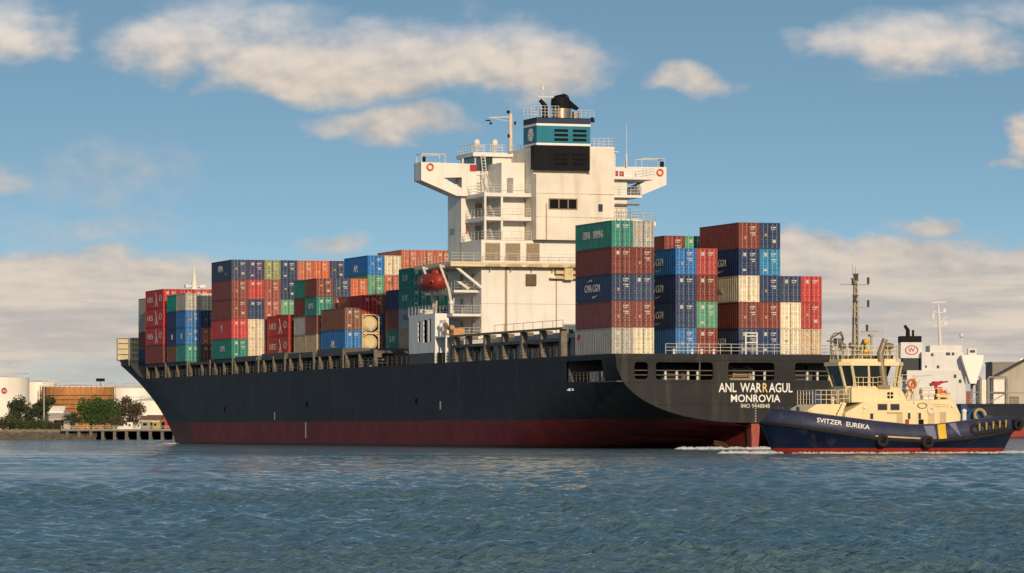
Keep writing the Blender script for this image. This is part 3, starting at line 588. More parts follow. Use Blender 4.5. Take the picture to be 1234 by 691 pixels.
x = B(); x.rail([(62.8, -.8, 16.42), (74.4, -.8, 16.42)], 1.05, 1.4, .05); x.box((70.3, -.6, 16.42), (71.2, .3, 17.1)); x.box((67.9, -.7, 16.42), (68.9, .4, 17.0)); x.build('railing', RAILM, ship)
x = B(); x.box((58.6, .2, 13.62), (60.6, 1.6, 14.5)); x.tube((58.8, .1, 14.6), (60.4, .1, 14.6), .3); x.build('deck_winch', mat('winch_orange', (.50,.26,.12), .6, var=.3, sc=3), ship)
x = B(); x.tube((60.0, .3, 10.3), (59.2, .0, 12.6), .14); x.tube((57.2, .2, 10.3), (57.2, .2, 12.9), .14); x.tube((57.2, .2, 12.2), (60.2, .2, 12.2), .1); x.box((58.8, .6, 10.3), (60.6, 1.6, 12.4)); x.build('gangway_gear', mat('gear_tan', (.48,.38,.26), .7, var=.35, sc=2), ship)
x = B(); x.box((55.4, .5, 10.3), (58, 3.5, 13.1)); x.build('side_block', mat('pale_grey_block', (.46,.46,.47), .6, var=.12), ship)
# boat davits (part of the ship; the boat itself hangs in them)
for u in (62.2, 69.4):
    x = B(); x.bar((u, 1.2, 16.4), (u, .6, 19.6), .38, .32); x.bar((u, .6, 19.5), (u, -.5, 22.4), .34, .28); x.bar((u, -.5, 22.3), (u, .6, 22.0), .3, .25); x.bar((u, 1.1, 16.4), (u-1.1, 1.0, 18.2), .22); x.build('davit', mat('davit_grey', (.55,.52,.48), .5, var=.15), ship)
# provision crane folded under the platform and the stained vent box
x = B(); x.box((60.2, 13.9, 21.35), (60.8, 19.4, 21.75)); x.box((59.8, 14.9, 20.6), (60.9, 16.0, 22.1)); x.tube((60.3, 14.2, 20.9), (60.3, 21, 21.0), .16); x.box((59.9, 17.0, 20.9), (60.8, 18.0, 21.9)); x.box((59.9, 19.2, 20.7), (60.8, 20.4, 21.7)); x.box((60, 13.2, 20.75), (60.9, 21.5, 20.86)); x.build('provision_crane', mat('crane_buff', (.62,.47,.28), .55, var=.3, sc=1.5), ship)
x = B(); x.box((60.6, 10.2, 19.9), (61.0, 11.5, 21.3)); x.build('vent_box', mat('vent_brown', (.13,.09,.05), .7), ship)
x = B(); 
for i in range(6): x.torus((60.5, 18.6, 19.3+i*.22), (0, 0, 1), .75-.06*i, .03, 14, 4)
x.build('net_basket', POSTM, ship)
# funnel
fn = B(); fn.box((59.25, 10.75, 33.65), (60.6, 18.0, 36.62)); fun = fn.build('funnel', BLACK, ship)
def fbox(z0, z1, M, nm, e=0): x = B(); x.box((59.2-e, 11.05-e, z0), (64.4, 18.02+e, z1)); return x.build(nm, M, fun)
fbox(36.63, 36.9, LETW, 'white_band', .03); fbox(36.9, 39.02, TEAL, 'teal_band'); fun.location.z = .5; fbox(39.02, 39.3, LETW, 'white_band', .03); fbox(39.3, 39.95, NAVYF, 'navy_band', .01)
x = B(); x.box((59.18, 11.03, 39.95), (64.4, 18.05, 40.03)); x.build('funnel_top', BLACK, fun)
for z0, n_ in ((37.2, 3), (34.3, 3)):
    for v0 in (13.35, 15.75):
        x = B(); x.box((59.12, v0, z0), (59.3, v0+1.75, z0+.04))
        for q in range(n_): x.box((59.10 if z0 > 36 else 59.14, v0, z0+q*.56), (59.3, v0+1.75, z0+q*.56+.30))
        x.build('louvre', DARK, fun)
x = B(); cx, cz = 61.5, 38.0
for a in range(8):
    t_ = a*math.pi/4; c_, s_ = math.cos(t_), math.sin(t_); x.prism([(.12, -.05), (.8, -.22), (.62, 0), (.8, .22), (.12, .05)], lambda p, c_=c_, s_=s_: (cx+(p[0]*c_-p[1]*s_)*1.5, 11.03, cz+p[0]*s_+p[1]*c_), lambda p, c_=c_, s_=s_: (cx+(p[0]*c_-p[1]*s_)*1.5, 11.0, cz+p[0]*s_+p[1]*c_))
x.build('emblem', LETW, fun)
x = B(); x.tube((61.8, 15.1, 39.9), (61.8, 15.1, 41.4), 1.22, n=20); x.tube((61.8, 17.0, 39.9), (61.8, 17.0, 41.0), .45); x.build('exhaust_casing', STEEL, fun, smooth=True)
x = B(); pr = [(14.1, 41.4), (16.6, 41.4), (17.4, 41.9), (16.3, 42.2), (15.7, 42.9), (14.9, 43.1), (14.2, 42.8), (13.9, 42.0)]
x.tube((61.8, 15.1, 41.35), (61.8, 15.1, 42.0), 1.26, 1.26, 20); x.tube((61.8, 15.05, 41.95), (61.8, 14.95, 42.75), 1.26, 1.1, 20); x.tube((61.8, 15.0, 42.7), (61.8, 14.9, 43.1), 1.1, .6, 20); x.tube((61.8, 15.5, 42.35), (61.8, 17.3, 41.35), .55, .22, 12); x.build('exhaust_hood', BLACK, fun, smooth=True)
x = B(); x.tube((61, 12.75, 39.9), (61, 12.75, 41.7), .36, .32, 12); x.tube((61, 12.75, 41.6), (61, 12.1, 42.3), .3, .25, 10); x.build('exhaust_pipe', BLACK, fun, smooth=True)
x = B(); x.tube((61.4, 12.55, 39.9), (61.4, 12.55, 44.8), .09, .06); x.bar((61.4, 11.9, 42.75), (61.4, 14, 42.75), .13); x.box((61.3, 12.4, 43.6), (61.5, 12.7, 44.0)); x.tube((61.4, 12.5, 44.2), (61.4, 11.7, 44.5), .05); x.tube((61.4, 11.7, 44.2), (61.4, 11.7, 45.2), .05); x.build('funnel_mast', RAILM, fun)
x = B(); x.rail([(59.4, 10.4, 39.98), (59.4, 14, 39.98)], 1.5, .45, .045, 4); x.rail([(63.5, 10.8, 39.98), (63.5, 14, 39.98)], 1.5, .5, .045, 4); x.rail([(59.4, 16.4, 39.98), (59.4, 18.6, 39.98)], 1.1, .5); x.build('railing', RAILM, fun)
x = B(); x.box((59.5, 18.3, 39.6), (59.9, 18.7, 40.2)); x.build('floodlight', BLACK, fun)
# bow: breakwater, foremast
for a, b_ in ((-.5, 1.45), (1.75, 3.6)):
    x = B(); x.holed([[(a, 13.6 if a < 0 else 12.7), (a, 17.3), (b_, 17.3), (b_, 12.6)]], lambda p: (243, p[0], p[1]), lambda p: (243.2, p[0], p[1]))
    for z in (13.6, 14.6, 15.5, 16.4, 17.2): x.box((242.55, a, z), (243, b_, z+.10))
    x.box((242.3, a-.05, 13.7 if a < 0 else 12.6), (243, a+.08, 17.3)); x.box((242.3, b_-.08, 12.6), (243, b_+.05, 17.3)); x.build('breakwater', mat('breakwater_buff', (.56,.50,.36), .6, var=.25), ship)
x = B(); x.box((243, 3.7, 12.6), (243.2, 27, 16.2)); x.build('breakwater', WHITE, ship)
x = B(); x.tube((254, VC, 12.6), (254, VC, 27), .75, .5, 12); x.tube((254, VC, 27), (254, VC, 29.6), .16, .1); x.box((253.3, VC-.7, 25.6), (254.7, VC+.7, 25.8)); x.bar((254, VC-1.5, 26.3), (254, VC+1.5, 26.3), .2); x.box((253.5, VC-1.6, 26.0), (254.5, VC-1.2, 26.5)); x.box((253.5, VC+.8, 26.0), (254.5, VC+1.8, 26.5)); x.tube((254, VC, 26), (254, VC, 28.3), .38); x.build('foremast', WHITE, ship, smooth=True)
x = B(); ub = list(range(232, 268, 3)); 
for s_ in (-1, 1): x.add([p for u in ub for p in ((u, VC+s_*hb(u, deckz(u)), deckz(u)-.05), (u, VC+s_*hb(u, deckz(u))*1.005, deckz(u)+1.0))], [(2*i, 2*i+2, 2*i+3, 2*i+1) for i in range(len(ub)-1)])
x.build('bow_bulwark', HULLM, ship, recalc=False)

# things carried by the ship
lb = empty('lifeboat', sw(65.9, -.35, 20.35), SRZ)
tag(lb, 'orange-red enclosed lifeboat hanging in grey davits beside the white house', 'lifeboat')
def loft(secs, n=14):
    m = MB(); 
    for x, w, zt, zb in secs: m.v += [(x, w*math.copysign(abs(math.cos(a))**.8, math.cos(a)), (zt if math.sin(a) > 0 else zb)*abs(math.sin(a))**.9) for a in [2*math.pi*i/n for i in range(n)]]
    k_ = len(secs)
    for j in range(k_-1):
        for i in range(n): m.f.append((j*n+i, j*n+(i+1)%n, (j+1)*n+(i+1)%n, (j+1)*n+i)); m.m.append(0)
    m.f += [tuple(range(n))[::-1], tuple(range((k_-1)*n, k_*n))]; m.m += [0, 0]; return m
BOAT = [(-4.3, .35, .5, -.2), (-4.0, .85, .9, -.7), (-3, 1.3, 1.15, -1.15), (0, 1.5, 1.25, -1.3), (2.6, 1.35, 1.15, -1.15), (3.8, .8, .8, -.6), (4.3, .15, .3, .05)]
loft(BOAT).build('boat_hull', LIFER, lb, smooth=True)
x = MB(); x.tube((-4.3, 1.2, -.05), (4, 1.15, 0), .12); x.box((-.2, 1.36, -.1), (.4, 1.52, .45)); x.build('rubbing_band', mat('band_pale_red', (.45,.12,.09), .6), lb)
x = MB(); x.lathe((-2.2, 0, .9), [(.75, 0), (.7, .55), (.45, .7)], 14); x.build('conning_hatch', LIFER, lb, smooth=True)
lb.scale = (.92, .92, .92)
def lifebuoy(loc, label):
    o = MB(); o.torus((0, 0, 0), (1, 0, 0), .38, .11); o = o.build('lifebuoy', ORANGE, smooth=True); o.location = loc; o.rotation_euler = (0, 0, SRZ); return tag(o, label, 'lifebuoy', 'lifebuoys on the bridge wings')
lifebuoy(sw(68.28, .15, 34.75), 'orange lifebuoy on the after face of the wing beside the radar domes')
lifebuoy(sw(68.28, 30.5, 34.65), 'orange lifebuoy on the wing end beyond the whip aerial')

# ------------------------------------------------------------------ shipping containers
CW, CH = 2.438, 2.896
CM = mat('container_paint', (1,1,1), .6, var=.30, sc=.9, objcol=True, streak=(1.6,1.6,.35), streak_col=(.10,.05,.03), streak_amt=.38)
CD = mat('container_door_paint', (1,1,1), .6, var=.2, sc=1.6, objcol=True, streak=(3,3,.5), streak_col=(.12,.06,.035), streak_amt=.35)
ROD = mat('lock_rod_paint', (1,1,1), .5, var=.3, sc=6, objcol=True)
GASK = mat('door_gasket', (.02,.02,.02), .8)
MARKW = mat('container_marking', (.50,.48,.43), .6, var=.2)
MARKY = mat('container_placard', (.50,.28,.06), .6, var=.3)
_CB = {}
def body_mesh(L, H):
    if (L, H) in _CB: return _CB[(L, H)]
    m = MB(); hw = CW/2; n = 20 if L > 8 else 10
    for sgn in (-1, 1):
        xs = []; p = (L-.3)/n
        for i in range(n):
            x = .15+i*p; xs += [(x, 0), (x+p*.34, 0), (x+p*.5, 1), (x+p*.84, 1)]
        xs.append((L-.15, 0)); pts = [(x, sgn*(hw-.012-.045*d)) for x, d in xs]; k = len(pts)
        m.add([(x, y, .16) for x, y in pts]+[(x, y, H-.1) for x, y in pts], [((i, i+1, k+i+1, k+i) if sgn < 0 else (i+1, i, k+i, k+i+1)) for i in range(k-1)])
        m.box((.02, sgn*hw-.0 if sgn < 0 else hw-.07, .01), (L-.02, -hw+.07 if sgn < 0 else hw, .17)); m.box((.02, -hw if sgn < 0 else hw-.07, H-.11), (L-.02, -hw+.07 if sgn < 0 else hw, H-.004))
    for x0, x1 in ((0, .17), (L-.17, L)):
        for y0 in (-hw, hw-.17): m.box((x0, y0+.002, .002), (x1, y0+.168, H-.002))
        m.box((x0+.01, -hw+.17, .01), (x1-.01, hw-.17, .16)); m.box((x0+.01, -hw+.17, H-.14), (x1-.01, hw-.17, H-.006))
    m.add([(.1, -hw+.05, H-.03), (L-.1, -hw+.05, H-.03), (L-.1, hw-.05, H-.03), (.1, hw-.05, H-.03)], [(0, 1, 2, 3)])
    m.add([(.1, -hw+.05, .12), (L-.1, -hw+.05, .12), (L-.1, hw-.05, .12), (.1, hw-.05, .12)], [(3, 2, 1, 0)])
    m.add([(L-.06, -hw+.1, .1), (L-.06, hw-.1, .1), (L-.06, hw-.1, H-.1), (L-.06, -hw+.1, H-.1)], [(0, 1, 2, 3)])
    m.box((.09, -hw+.16, .12), (.12, hw-.16, H-.12), 1)
    _CB[(L, H)] = m.mesh('container_body', [CM, GASK], recalc=False); return _CB[(L, H)]
_DM = {}
def door_mesh(H, sgn, k):
    if (H, sgn, k) in _DM: return _DM[(H, sgn, k)]
    m = MB(); y0, y1 = (.04, CW/2-.185) if sgn > 0 else (-CW/2+.185, -.04); z0, z1 = .18, H-.16; prof = []
    for q in range(5):
        a = z0+(z1-z0)*q/5; b = (z1-z0)/5; prof += [(.03, a), (.03, a+b*.52), (.075, a+b*.66), (.075, a+b*.86)]
    prof.append((.03, z1)); n = len(prof)
    m.add([(x, y0, z) for x, z in prof]+[(x, y1, z) for x, z in prof], [(i, i+1, n+i+1, n+i) for i in range(n-1)])
    w = y1-y0; rg = random.Random(k*7+(3 if sgn > 0 else 0))
    if sgn < 0:                                           # starboard leaf: number block near the top
        m.box((.012, y0+w*.30, z1-.42), (.03, y1-.08, z1-.28), 1); m.box((.012, y0+w*.42, z1-.62), (.03, y1-.08, z1-.53), 1)
        if k % 2: m.box((.012, y0+w*.3, z1-1.05), (.03, y1-.1, z1-.92), 1); m.box((.012, y0+w*.3, z1-1.25), (.03, y1-.25, z1-1.15), 1)
        if k == 2: m.box((.012, y0+w*.35, z0+.5), (.03, y1-.2, z0+.85), 1)
    else:
        if k in (0, 3): m.box((.012, y0+.2, z1-.65), (.03, y0+.62, z1-.25), 1)
        if k == 1: m.box((.012, y0+.2, z0+.9), (.03, y0+.5, z0+1.2), 2)
        if k == 3: m.box((.012, y0+.25, z0+.3), (.03, y0+.75, z0+.52), 1)
        if k == 2: m.box((.012, y0+.3, z0+1.25), (.03, y0+.6, z0+1.5), 2)
    _DM[(H, sgn, k)] = m.mesh('container_door', [CD, MARKW, MARKY]); return _DM[(H, sgn, k)]
_RM = {}
def rod_mesh(H):
    if H not in _RM:
        m = MB(); m.tube((0, 0, .08), (0, 0, H-.08), .045, n=6)
        for z in (.2, .75, H*.45, H-.8, H-.22): m.box((-.035, -.07, z-.04), (.045, .07, z+.04))
        m.box((-.04, -.03, H*.36), (.0, .33, H*.36+.05)); _RM[H] = m.mesh('lock_rod', ROD)
    return _RM[H]
PAL = {'m': (.200,.044,.032), 'r': (.46,.035,.030), 'n': (.020,.045,.118), 'b': (.012,.15,.42), 'l': (.015,.23,.44), 'g': (.085,.32,.19), 't': (.004,.23,.18),
       'w': (.66,.57,.41), 'y': (.38,.36,.32), 'o': (.48,.120,.05), 'O': (.26,.30,.11), 'k': (.46,.35,.20), 'p': (.34,.38,.44), 'd': (.20,.075,.035), 'v': (.05,.045,.12), 'u': (.32,.075,.05), 'c': (.60,.44,.28)}
CN = {'m': 'maroon', 'r': 'bright red', 'n': 'navy', 'b': 'blue', 'l': 'light blue', 'g': 'pale green', 't': 'teal', 'w': 'cream', 'y': 'grey', 'o': 'orange-red', 'O': 'olive green', 'k': 'tan', 'p': 'pale grey-blue', 'd': 'brown', 'v': 'dark violet-blue', 'u': 'rust-red', 'c': 'cream-orange'}
ORD = ['bottom', 'second', 'third', 'fourth', 'fifth', 'sixth']
crg = random.Random(11)
def put(o, par): COL.objects.link(o); o.parent = par; return o
def container(u, v, z, L, H, c, label, side=None):
    r = empty('shipping_container', sw(u, v+SP/2-.01, z), SRZ); tag(r, label, 'shipping container', 'shipping containers stacked on the ship')
    j = crg.uniform(.86, 1.12); fd_ = crg.uniform(0, .22); lum = .12+.5*sum(PAL[c])/3; col = (*[min(1, (x*(1-fd_)+lum*fd_)*j) for x in PAL[c]], 1); k = crg.randrange(4)
    b = put(bpy.data.objects.new('body', body_mesh(L, H)), r); b.color = col
    for sg in (1, -1):
        d = put(bpy.data.objects.new('door', door_mesh(H, sg, k)), r); d.color = col; d.location = (0, 0, 0)
        for f_ in (.27, .76):
            q = put(bpy.data.objects.new('lock_rod', rod_mesh(H)), d); y = sg*(.025+(CW/2-.2)*f_); q.color = (*[min(1, x*1.5+.13) for x in col[:3]], 1); q.location = (-.008, y, 0); q.rotation_euler = (0, 0, 0 if sg > 0 else 0)
    if side: side(r, L, H)
    return r
CREAMT = mat('tank_cream', (.66,.52,.30), .45, var=.15, sc=.8)
def tank_container(u, v, z, H, label):
    L = 6.058; r = empty('tank_container', sw(u, v+SP/2-.01, z), SRZ); tag(r, label, 'tank container', 'cream tank containers on the ship'); m = MB(); a = CW/2-.07
    for x in (.07, L-.07):
        for y in (-a, a): m.bar((x, y, 0), (x, y, H), .14)
        for zz in (.07, H-.07): m.bar((x, -a, zz), (x, a, zz), .13)
        for y in (-a, a):
            m.bar((x, y, .5), (x, y*.45, .07), .1); m.bar((x, y, H-.5), (x, y*.45, H-.07), .1)
    for y in (-a, a):
        for zz in (.07, H-.07): m.bar((0, y, zz), (L, y, zz), .12)
    m.build('frame', CREAMT, r)
    t = MB(); h = H/2; t.tube((.55, 0, h), (L-.4, 0, h), 1.08, n=24, cap=False); t.tube((.55, 0, h), (.25, 0, h), 1.08, .72, 24); t.tube((L-.4, 0, h), (L-.15, 0, h), 1.08, .7, 24); t.build('tank', CREAMT, r, smooth=True)
    x = MB(); x.box((.08, -.2, .3), (.3, .2, .75)); x.tube((.15, .35, .3), (.15, .35, .9), .06); x.build('valve_box', MARKW, r); return r
def sidetext(*items):
    def fn(r, L, H):
        for tx, size, fx, fz, sx, M in items:
            if tx == 'LAMBDA':
                m = MB(); X = L*(1-fx); y = CW/2+.004
                f0 = lambda p: (X-p[0]*size, y, H*fz+p[1]*size); f1 = lambda p: (X-p[0]*size, y+.01, H*fz+p[1]*size)
                m.prism([(-.42, .62), (-.2, .62), (.52, -.62), (.3, -.62)], f0, f1); m.prism([(-.5, -.62), (-.3, -.62), (.08, .02), (-.02, .2)], f0, f1); m.build('lettering', M, r)
            elif tx == 'SWOOSH':
                m = MB(); X = L*(1-fx); y = CW/2+.004; n = 9
                for up in (1, -1):
                    ptsA = [(-1+2*i/n*1.0, up*(.75+.35*math.sin(math.pi*i/n*.5))) for i in range(n+1)]; ptsB = [(p[0], p[1]-up*(.02+.22*i/n)) for i, p in enumerate(ptsA)]
                    for i in range(n): m.add([(X+up*1.0-p[0]*up*size, y, H*fz+p[1]*size) for p in (ptsA[i], ptsA[i+1], ptsB[i+1], ptsB[i])], [(0, 1, 2, 3)])
                m.build('emblem', M, r)
            elif tx == 'BIRD':
                m = MB(); X = L*(1-fx); y = CW/2+.004; f0 = lambda p: (X-p[0]*size, y, H*fz+p[1]*size); f1 = lambda p: (X-p[0]*size, y+.01, H*fz+p[1]*size)
                m.prism([(-1, -.3), (-.2, .1), (0, .4), (.3, .1), (1, -.3), (.3, -.12), (0, -.35), (-.3, -.12)], f0, f1); m.build('emblem', M, r)
            elif tx == 'BLOCK':
                m = MB(); X = L*(1-fx); m.box((X-size*sx, CW/2+.002, H*fz-size*.5), (X+size*sx, CW/2+.012, H*fz+size*.5)); m.build('label_panel', M, r)
            else: text(tx, size, M, r, (L*(1-fx), CW/2+.012, H*fz), (-1, 0, 0), sx=sx)
    return fn
TXF = mat('faded_lettering', (.66,.63,.60), .6, var=.25); TXR = mat('red_lettering', (.45,.06,.05), .6); TXB = mat('blue_lettering', (.05,.12,.35), .6); TXT = mat('teal_lettering', (.15,.35,.42), .6)
S_CHINA = sidetext(('CHINA', 1.15, .31, .52, .66, TXF), ('SHIPPING', 1.15, .63, .52, .70, TXF))
S_CGM = sidetext(('CMA CGM', 1.15, .47, .5, .95, TXF), ('SWOOSH', .95, .47, .5, 1, TXF))
S_APL = sidetext(('APL', 1.35, .5, .36, .95, LETW), ('BIRD', .62, .5, .80, 1, TXR))
S_LAM = sidetext(('UES', 1.2, .27, .46, 1.9, TXF), ('LAMBDA', 1.75, .62, .47, 1.0, LETW), ('O', 1.5, .84, .5, 1.5, TXF))
S_LPE = sidetext(('SLPE', 1.05, .5, .52, 1.25, TXF)); S_NVA = sidetext(('MPA', 1.25, .45, .58, 1.2, LETW), ('BIRD', .9, .72, .32, 1, TXT))
S_CAI = sidetext(('CAPL', 1.15, .55, .5, 1.1, TXF)); S_K = sidetext(('K', 1.3, .5, .55, 1, TXF)); S_GB = sidetext(('OOS', 1.0, .55, .55, 1.1, TXB)); S_RED = sidetext(('BLOCK', .5, .10, .72, .9, TXR)); S_BW = sidetext(('BLOCK', .8, .55, .5, .55, LETW)); S_MID = sidetext(('MS', .9, .55, .45, 1.3, TXF))
def stack(bay, v, cols, where, zb, L=12.192, H=CH, du=0, sides={}):
    z = zb; n = len(cols)
    for i, c in enumerate(cols):
        pos = 'top' if i == n-1 and n > 1 else ORD[i]
        lab = '%s container, %s %s %s' % (CN[c], pos, 'in' if pos in ('top', 'bottom') else 'up in', where)
        container(BAY[bay]+du, v, z, L, H, c, lab, sides.get(i)); z += H+.015
ZA = 10.31; sv = lambda s_: V0+SP*s_
nm = ['port edge stack', 'second stack', None, 'stack behind the railing', 'fifth stack', None, 'stack over the white ladder', 'navy-topped tall stack', 'short stack with cream bottom', 'starboard edge stack']
stack('A', 0, 'ymnmt', 'the nearest stern stack on the port edge', ZA, sides={4: S_CHINA, 2: S_CGM, 0: S_RED})
stack('A', 2.46, 'wmnmy', 'the grey-topped stern stack beside the port edge', ZA)
stack('A', 7.38, 'bnnb', 'the blue-topped stern stack', ZA, sides={3: S_CGM, 2: S_CGM, 1: S_CGM})
stack('A', 9.84, 'mgmr', 'the red-topped stern stack with a green tier', ZA)
stack('A', 14.76, 'nmwnm', 'the tall maroon-topped stern stack', ZA, sides={3: S_CGM, 2: S_MID, 0: S_CGM})
stack('A', 17.22, 'nmnln', 'the tall navy-topped stern stack', ZA)
stack('A', 19.68, 'wwn', 'the short navy-topped stern stack', ZA)
stack('A', 22.14, 'crr', 'the short red-topped starboard stern stack', ZA)
stack('A2', sv(5), 'mmmm', 'the stack peeking over the blue stern container', 12.39); stack('A2', sv(6), 'gmng', 'the green-topped stack hidden behind the red stern stack', 12.39)
ZF = 12.39; H8 = 2.591
stack('B1', sv(4), 'kptt', 'the short stack beside the boat-deck house', ZB['B1'], 6.058, 2.68, sides={3: S_LPE, 2: S_LPE, 1: S_GB}); stack('B1', sv(4), 'tmn', 'the navy-topped short stack beside the tank containers', ZB['B1'], 6.058, 2.68, du=6.13, sides={0: S_LPE})
for s_, cc in ((5, 'yngm'), (6, 'nmgm'), (7, 'mmnm')): stack('B1', sv(s_), cc, ('the shaded stack directly behind the lifeboat', 'the second shaded stack behind the lifeboat', 'the shaded stack hidden beside the house')[s_-5], ZB['B1'], 12.192, 2.68)
stack('B2', sv(2), 'bd', 'the low port-edge stack beside the tank containers', ZB['B2'], 12.192, 3.02, sides={0: S_APL})
for i in range(2): tank_container(BAY['B2'], sv(3), ZB['B2']+i*(H8+.01), H8, ('lower', 'upper')[i]+' cream tank container in its open frame on the ship')
for i in range(2): tank_container(BAY['B2']+6.13, sv(3), ZB['B2']+i*(H8+.01), H8, ('lower', 'upper')[i]+' tank container hidden behind the visible cream one')
container(BAY['B2'], sv(3), ZB['B2']+2*(H8+.01), 6.058, H8, 'r', 'bright red short container lying on top of the cream tank containers'); container(BAY['B2']+6.13, sv(3), ZB['B2']+2*(H8+.01), 6.058, H8, 'o', 'orange short container ahead of the red one on the tanks')
stack('B3', sv(2), 'kmtm', 'the tan-bottomed short stack nearest the low blue container', ZB['B3'], 6.058, H8, sides={2: S_LPE}); stack('B3', sv(2), 'kymt', 'the short tan-bottomed stack beside the lambda containers', ZB['B3'], 6.058, H8, du=6.13)
for s_, cc, w in ((3, 'mnmn', 'the navy-topped stack behind the brown container'), (4, 'nmno', 'the orange-topped stack behind the tanks'), (5, 'mnmgb', 'the stack topped by a blue container with white letters'), (6, 'nmmow', 'the cream-topped stack behind the tanks'), (7, 'mnmno', 'the leftmost of three orange-topped stacks by the house'), (8, 'nmmno', 'the middle of three orange-topped stacks by the house'), (9, 'mmnmo', 'the orange-topped stack against the house')):
    stack('B3', sv(s_), cc, w, ZB['B3'], 12.192, H8 if len(cc) < 5 else 2.73 if s_ < 7 else 2.90, sides={4: S_APL} if s_ == 5 else {})
stack('B4', sv(2), 'rr', 'the low red port-edge stack with a lambda sign', ZB['B4'], 12.192, 2.93, sides={0: S_LAM, 1: S_LAM}); stack('B4', sv(3), 'mw', 'the low stack behind the lambda containers', ZB['B4'], 12.192, 2.93)
for s_, cc, w, sd in ((0, 'trmmn', 'the tall port-edge stack with a teal bottom', {0: S_CAI, 1: S_K, 4: S_NVA}), (1, 'wwnrv', 'the tall stack beside the teal-bottomed edge stack', {}), (2, 'mnuuO', 'the olive-topped tall stack', {}), (3, 'mngnn', 'the navy-topped tall stack beside the olive one', {}), (4, 'mmnmo', 'the first orange-topped tall stack before the second bay', {}), (5, 'mnmuo', 'the second orange-topped tall stack', {}), (6, 'mmnun', 'the navy-topped tall stack beside the blue lettered container', {})):
    stack('B5', sv(s_), cc, w, ZB['B5'], 12.192, 2.875, sides=sd)
stack('B5b', sv(0), 'tbby', 'the short-container stack beside the tall teal-bottomed bay', ZB['B5b'], 6.058, H8, sides={1: S_BW}); stack('B5b', sv(0), 'dnnt', 'the teal-topped short stack next to the red bow stack', ZB['B5b'], 6.058, H8, du=6.13, sides={1: S_BW})
stack('B5b', sv(1), 'monw', 'the cream-topped stack left of the tall teal-bottomed bay', ZB['B5b'], 12.192, H8)
stack('B6', sv(0), 'mrrr', 'the port-edge red bow stack with lambda signs', ZB['B6'], 12.192, 2.88, sides={1: S_LAM, 2: S_LAM, 3: S_LAM})
for s_ in (1, 2, 3): stack('B6', sv(s_), 'mnmr' if s_ % 2 else 'nmmr', 'the %s red-topped stack of the bow bay' % ORD[s_].replace('bottom', 'first'), ZB['B6'], 12.192, 2.88)
stack('B7', sv(1), 'nmyy', 'the grey-topped stack farthest forward at the bow', ZB['B7'], 6.058, 2.70, du=6.1)

# ------------------------------------------------------------------ the tug
TA = R(18); TYC = 366.0; TXC = (1069-617)/5030*TYC
tug = empty('tugboat', (TXC, TYC, 0), math.pi+TA)
tag(tug, 'blue-hulled tug with cream deckhouse and tall mast passing the ship\'s stern', 'tugboat')
NAVY = hull_mat('tug_hull_paint', (.006,.013,.038), (.26,.030,.018), .46, .6, .5, .10); BULW = mat('tug_bulwark_paint', (.038,.044,.085), .5, var=.22, sc=.9, streak=(1.5,1.5,.4), streak_col=(.10,.09,.09), streak_amt=.5)
def interp(x, pts):
    pts = sorted(pts)
    if x <= pts[0][0]: return pts[0][1]
    for (a, p), (b, q) in zip(pts[:-1], pts[1:]):
        if x <= b: t_ = (x-a)/(b-a); return p+(q-p)*t_
    return pts[-1][1]
FZ = [(-12.1, 2.15), (-9.7, 1.84), (-6.1, 1.33), (-2.2, 1.05), (2.5, 1.2), (5, 1.55), (8.3, 2.06), (11.7, 2.62)]
BZ = [(-12.1, 3.15), (-8.5, 3.12), (-5.3, 2.76), (-3, 2.48), (-.6, 2.42), (3.3, 2.78), (8.3, 3.4), (10.5, 3.75), (11.7, 3.9)]
tt = [i/40 for i in range(41)]
def wl(xa, xb, hw, pa, pb):                        # closed half waterline: aft end xa (round), bow xb
    out = []
    for t_ in tt:
        a = math.pi*t_; c_ = math.cos(a); x = (xb+xa)/2+(xb-xa)/2*c_; s_ = max(0, 1-abs(c_)**(pb if c_ > 0 else pa)); out.append((x, hw*s_**.62)); 
    return out
L_ = [(wl(-10.2, 9.6, 3.2, 6, 2.6), lambda x: -1.0), (wl(-10.9, 10.75, 3.95, 6, 3.0), lambda x: 0.0), (wl(-11.0, 10.9, 4.05, 6.5, 3.2), lambda x: .5), (wl(-11.4, 11.4, 4.4, 7, 4.2), lambda x: interp(x, FZ)*.62+.15), (wl(-11.6, 11.7, 4.6, 8, 5), lambda x: interp(x, FZ)-.12)]
m = MB(); n_ = len(tt); rows = []
for ring, zf in L_: rows.append([(x, y, zf(x)) for x, y in ring]+[(x, -y, zf(x)) for x, y in ring[::-1]][1:-1])
K = len(rows[0])
for r_ in rows: m.v += r_
for j in range(len(rows)-1):
    for i in range(K): m.f.append((j*K+i, j*K+(i+1) % K, (j+1)*K+(i+1) % K, (j+1)*K+i)); m.m.append(0)
thull = m.build('hull', NAVY, tug, smooth=30)
def ringband(nm, r0, z0, r1, z1, M, par=tug, inner=None, smooth=30):
    m = MB(); a = [(x, y, z0(x)) for x, y in r0]; a += [(x, -y, z) for x, y, z in a[::-1]][1:-1]; b = [(x, y, z1(x)) for x, y in r1]; b += [(x, -y, z) for x, y, z in b[::-1]][1:-1]; k_ = len(a); m.v = a+b
    for i in range(k_): m.f.append((i, (i+1) % k_, k_+(i+1) % k_, k_+i)); m.m.append(0)
    return m.build(nm, M, par, recalc=True, smooth=smooth)
rF, rB = wl(-11.6, 11.7, 4.6, 8, 5), wl(-11.35, 10.75, 4.22, 8, 5)
tb = ringband('bulwark', rF, lambda x: interp(x, FZ)+.1, rB, lambda x: interp(x, BZ), BULW); so_ = tb.modifiers.new('thick', 'SOLIDIFY'); so_.thickness = .08; so_.offset = 0
m = MB()                                             # the rubbing fender
ring = [(x, y, interp(x, FZ)) for x, y in rF]; ring += [(x, -y, z) for x, y, z in ring[::-1]][1:-1]
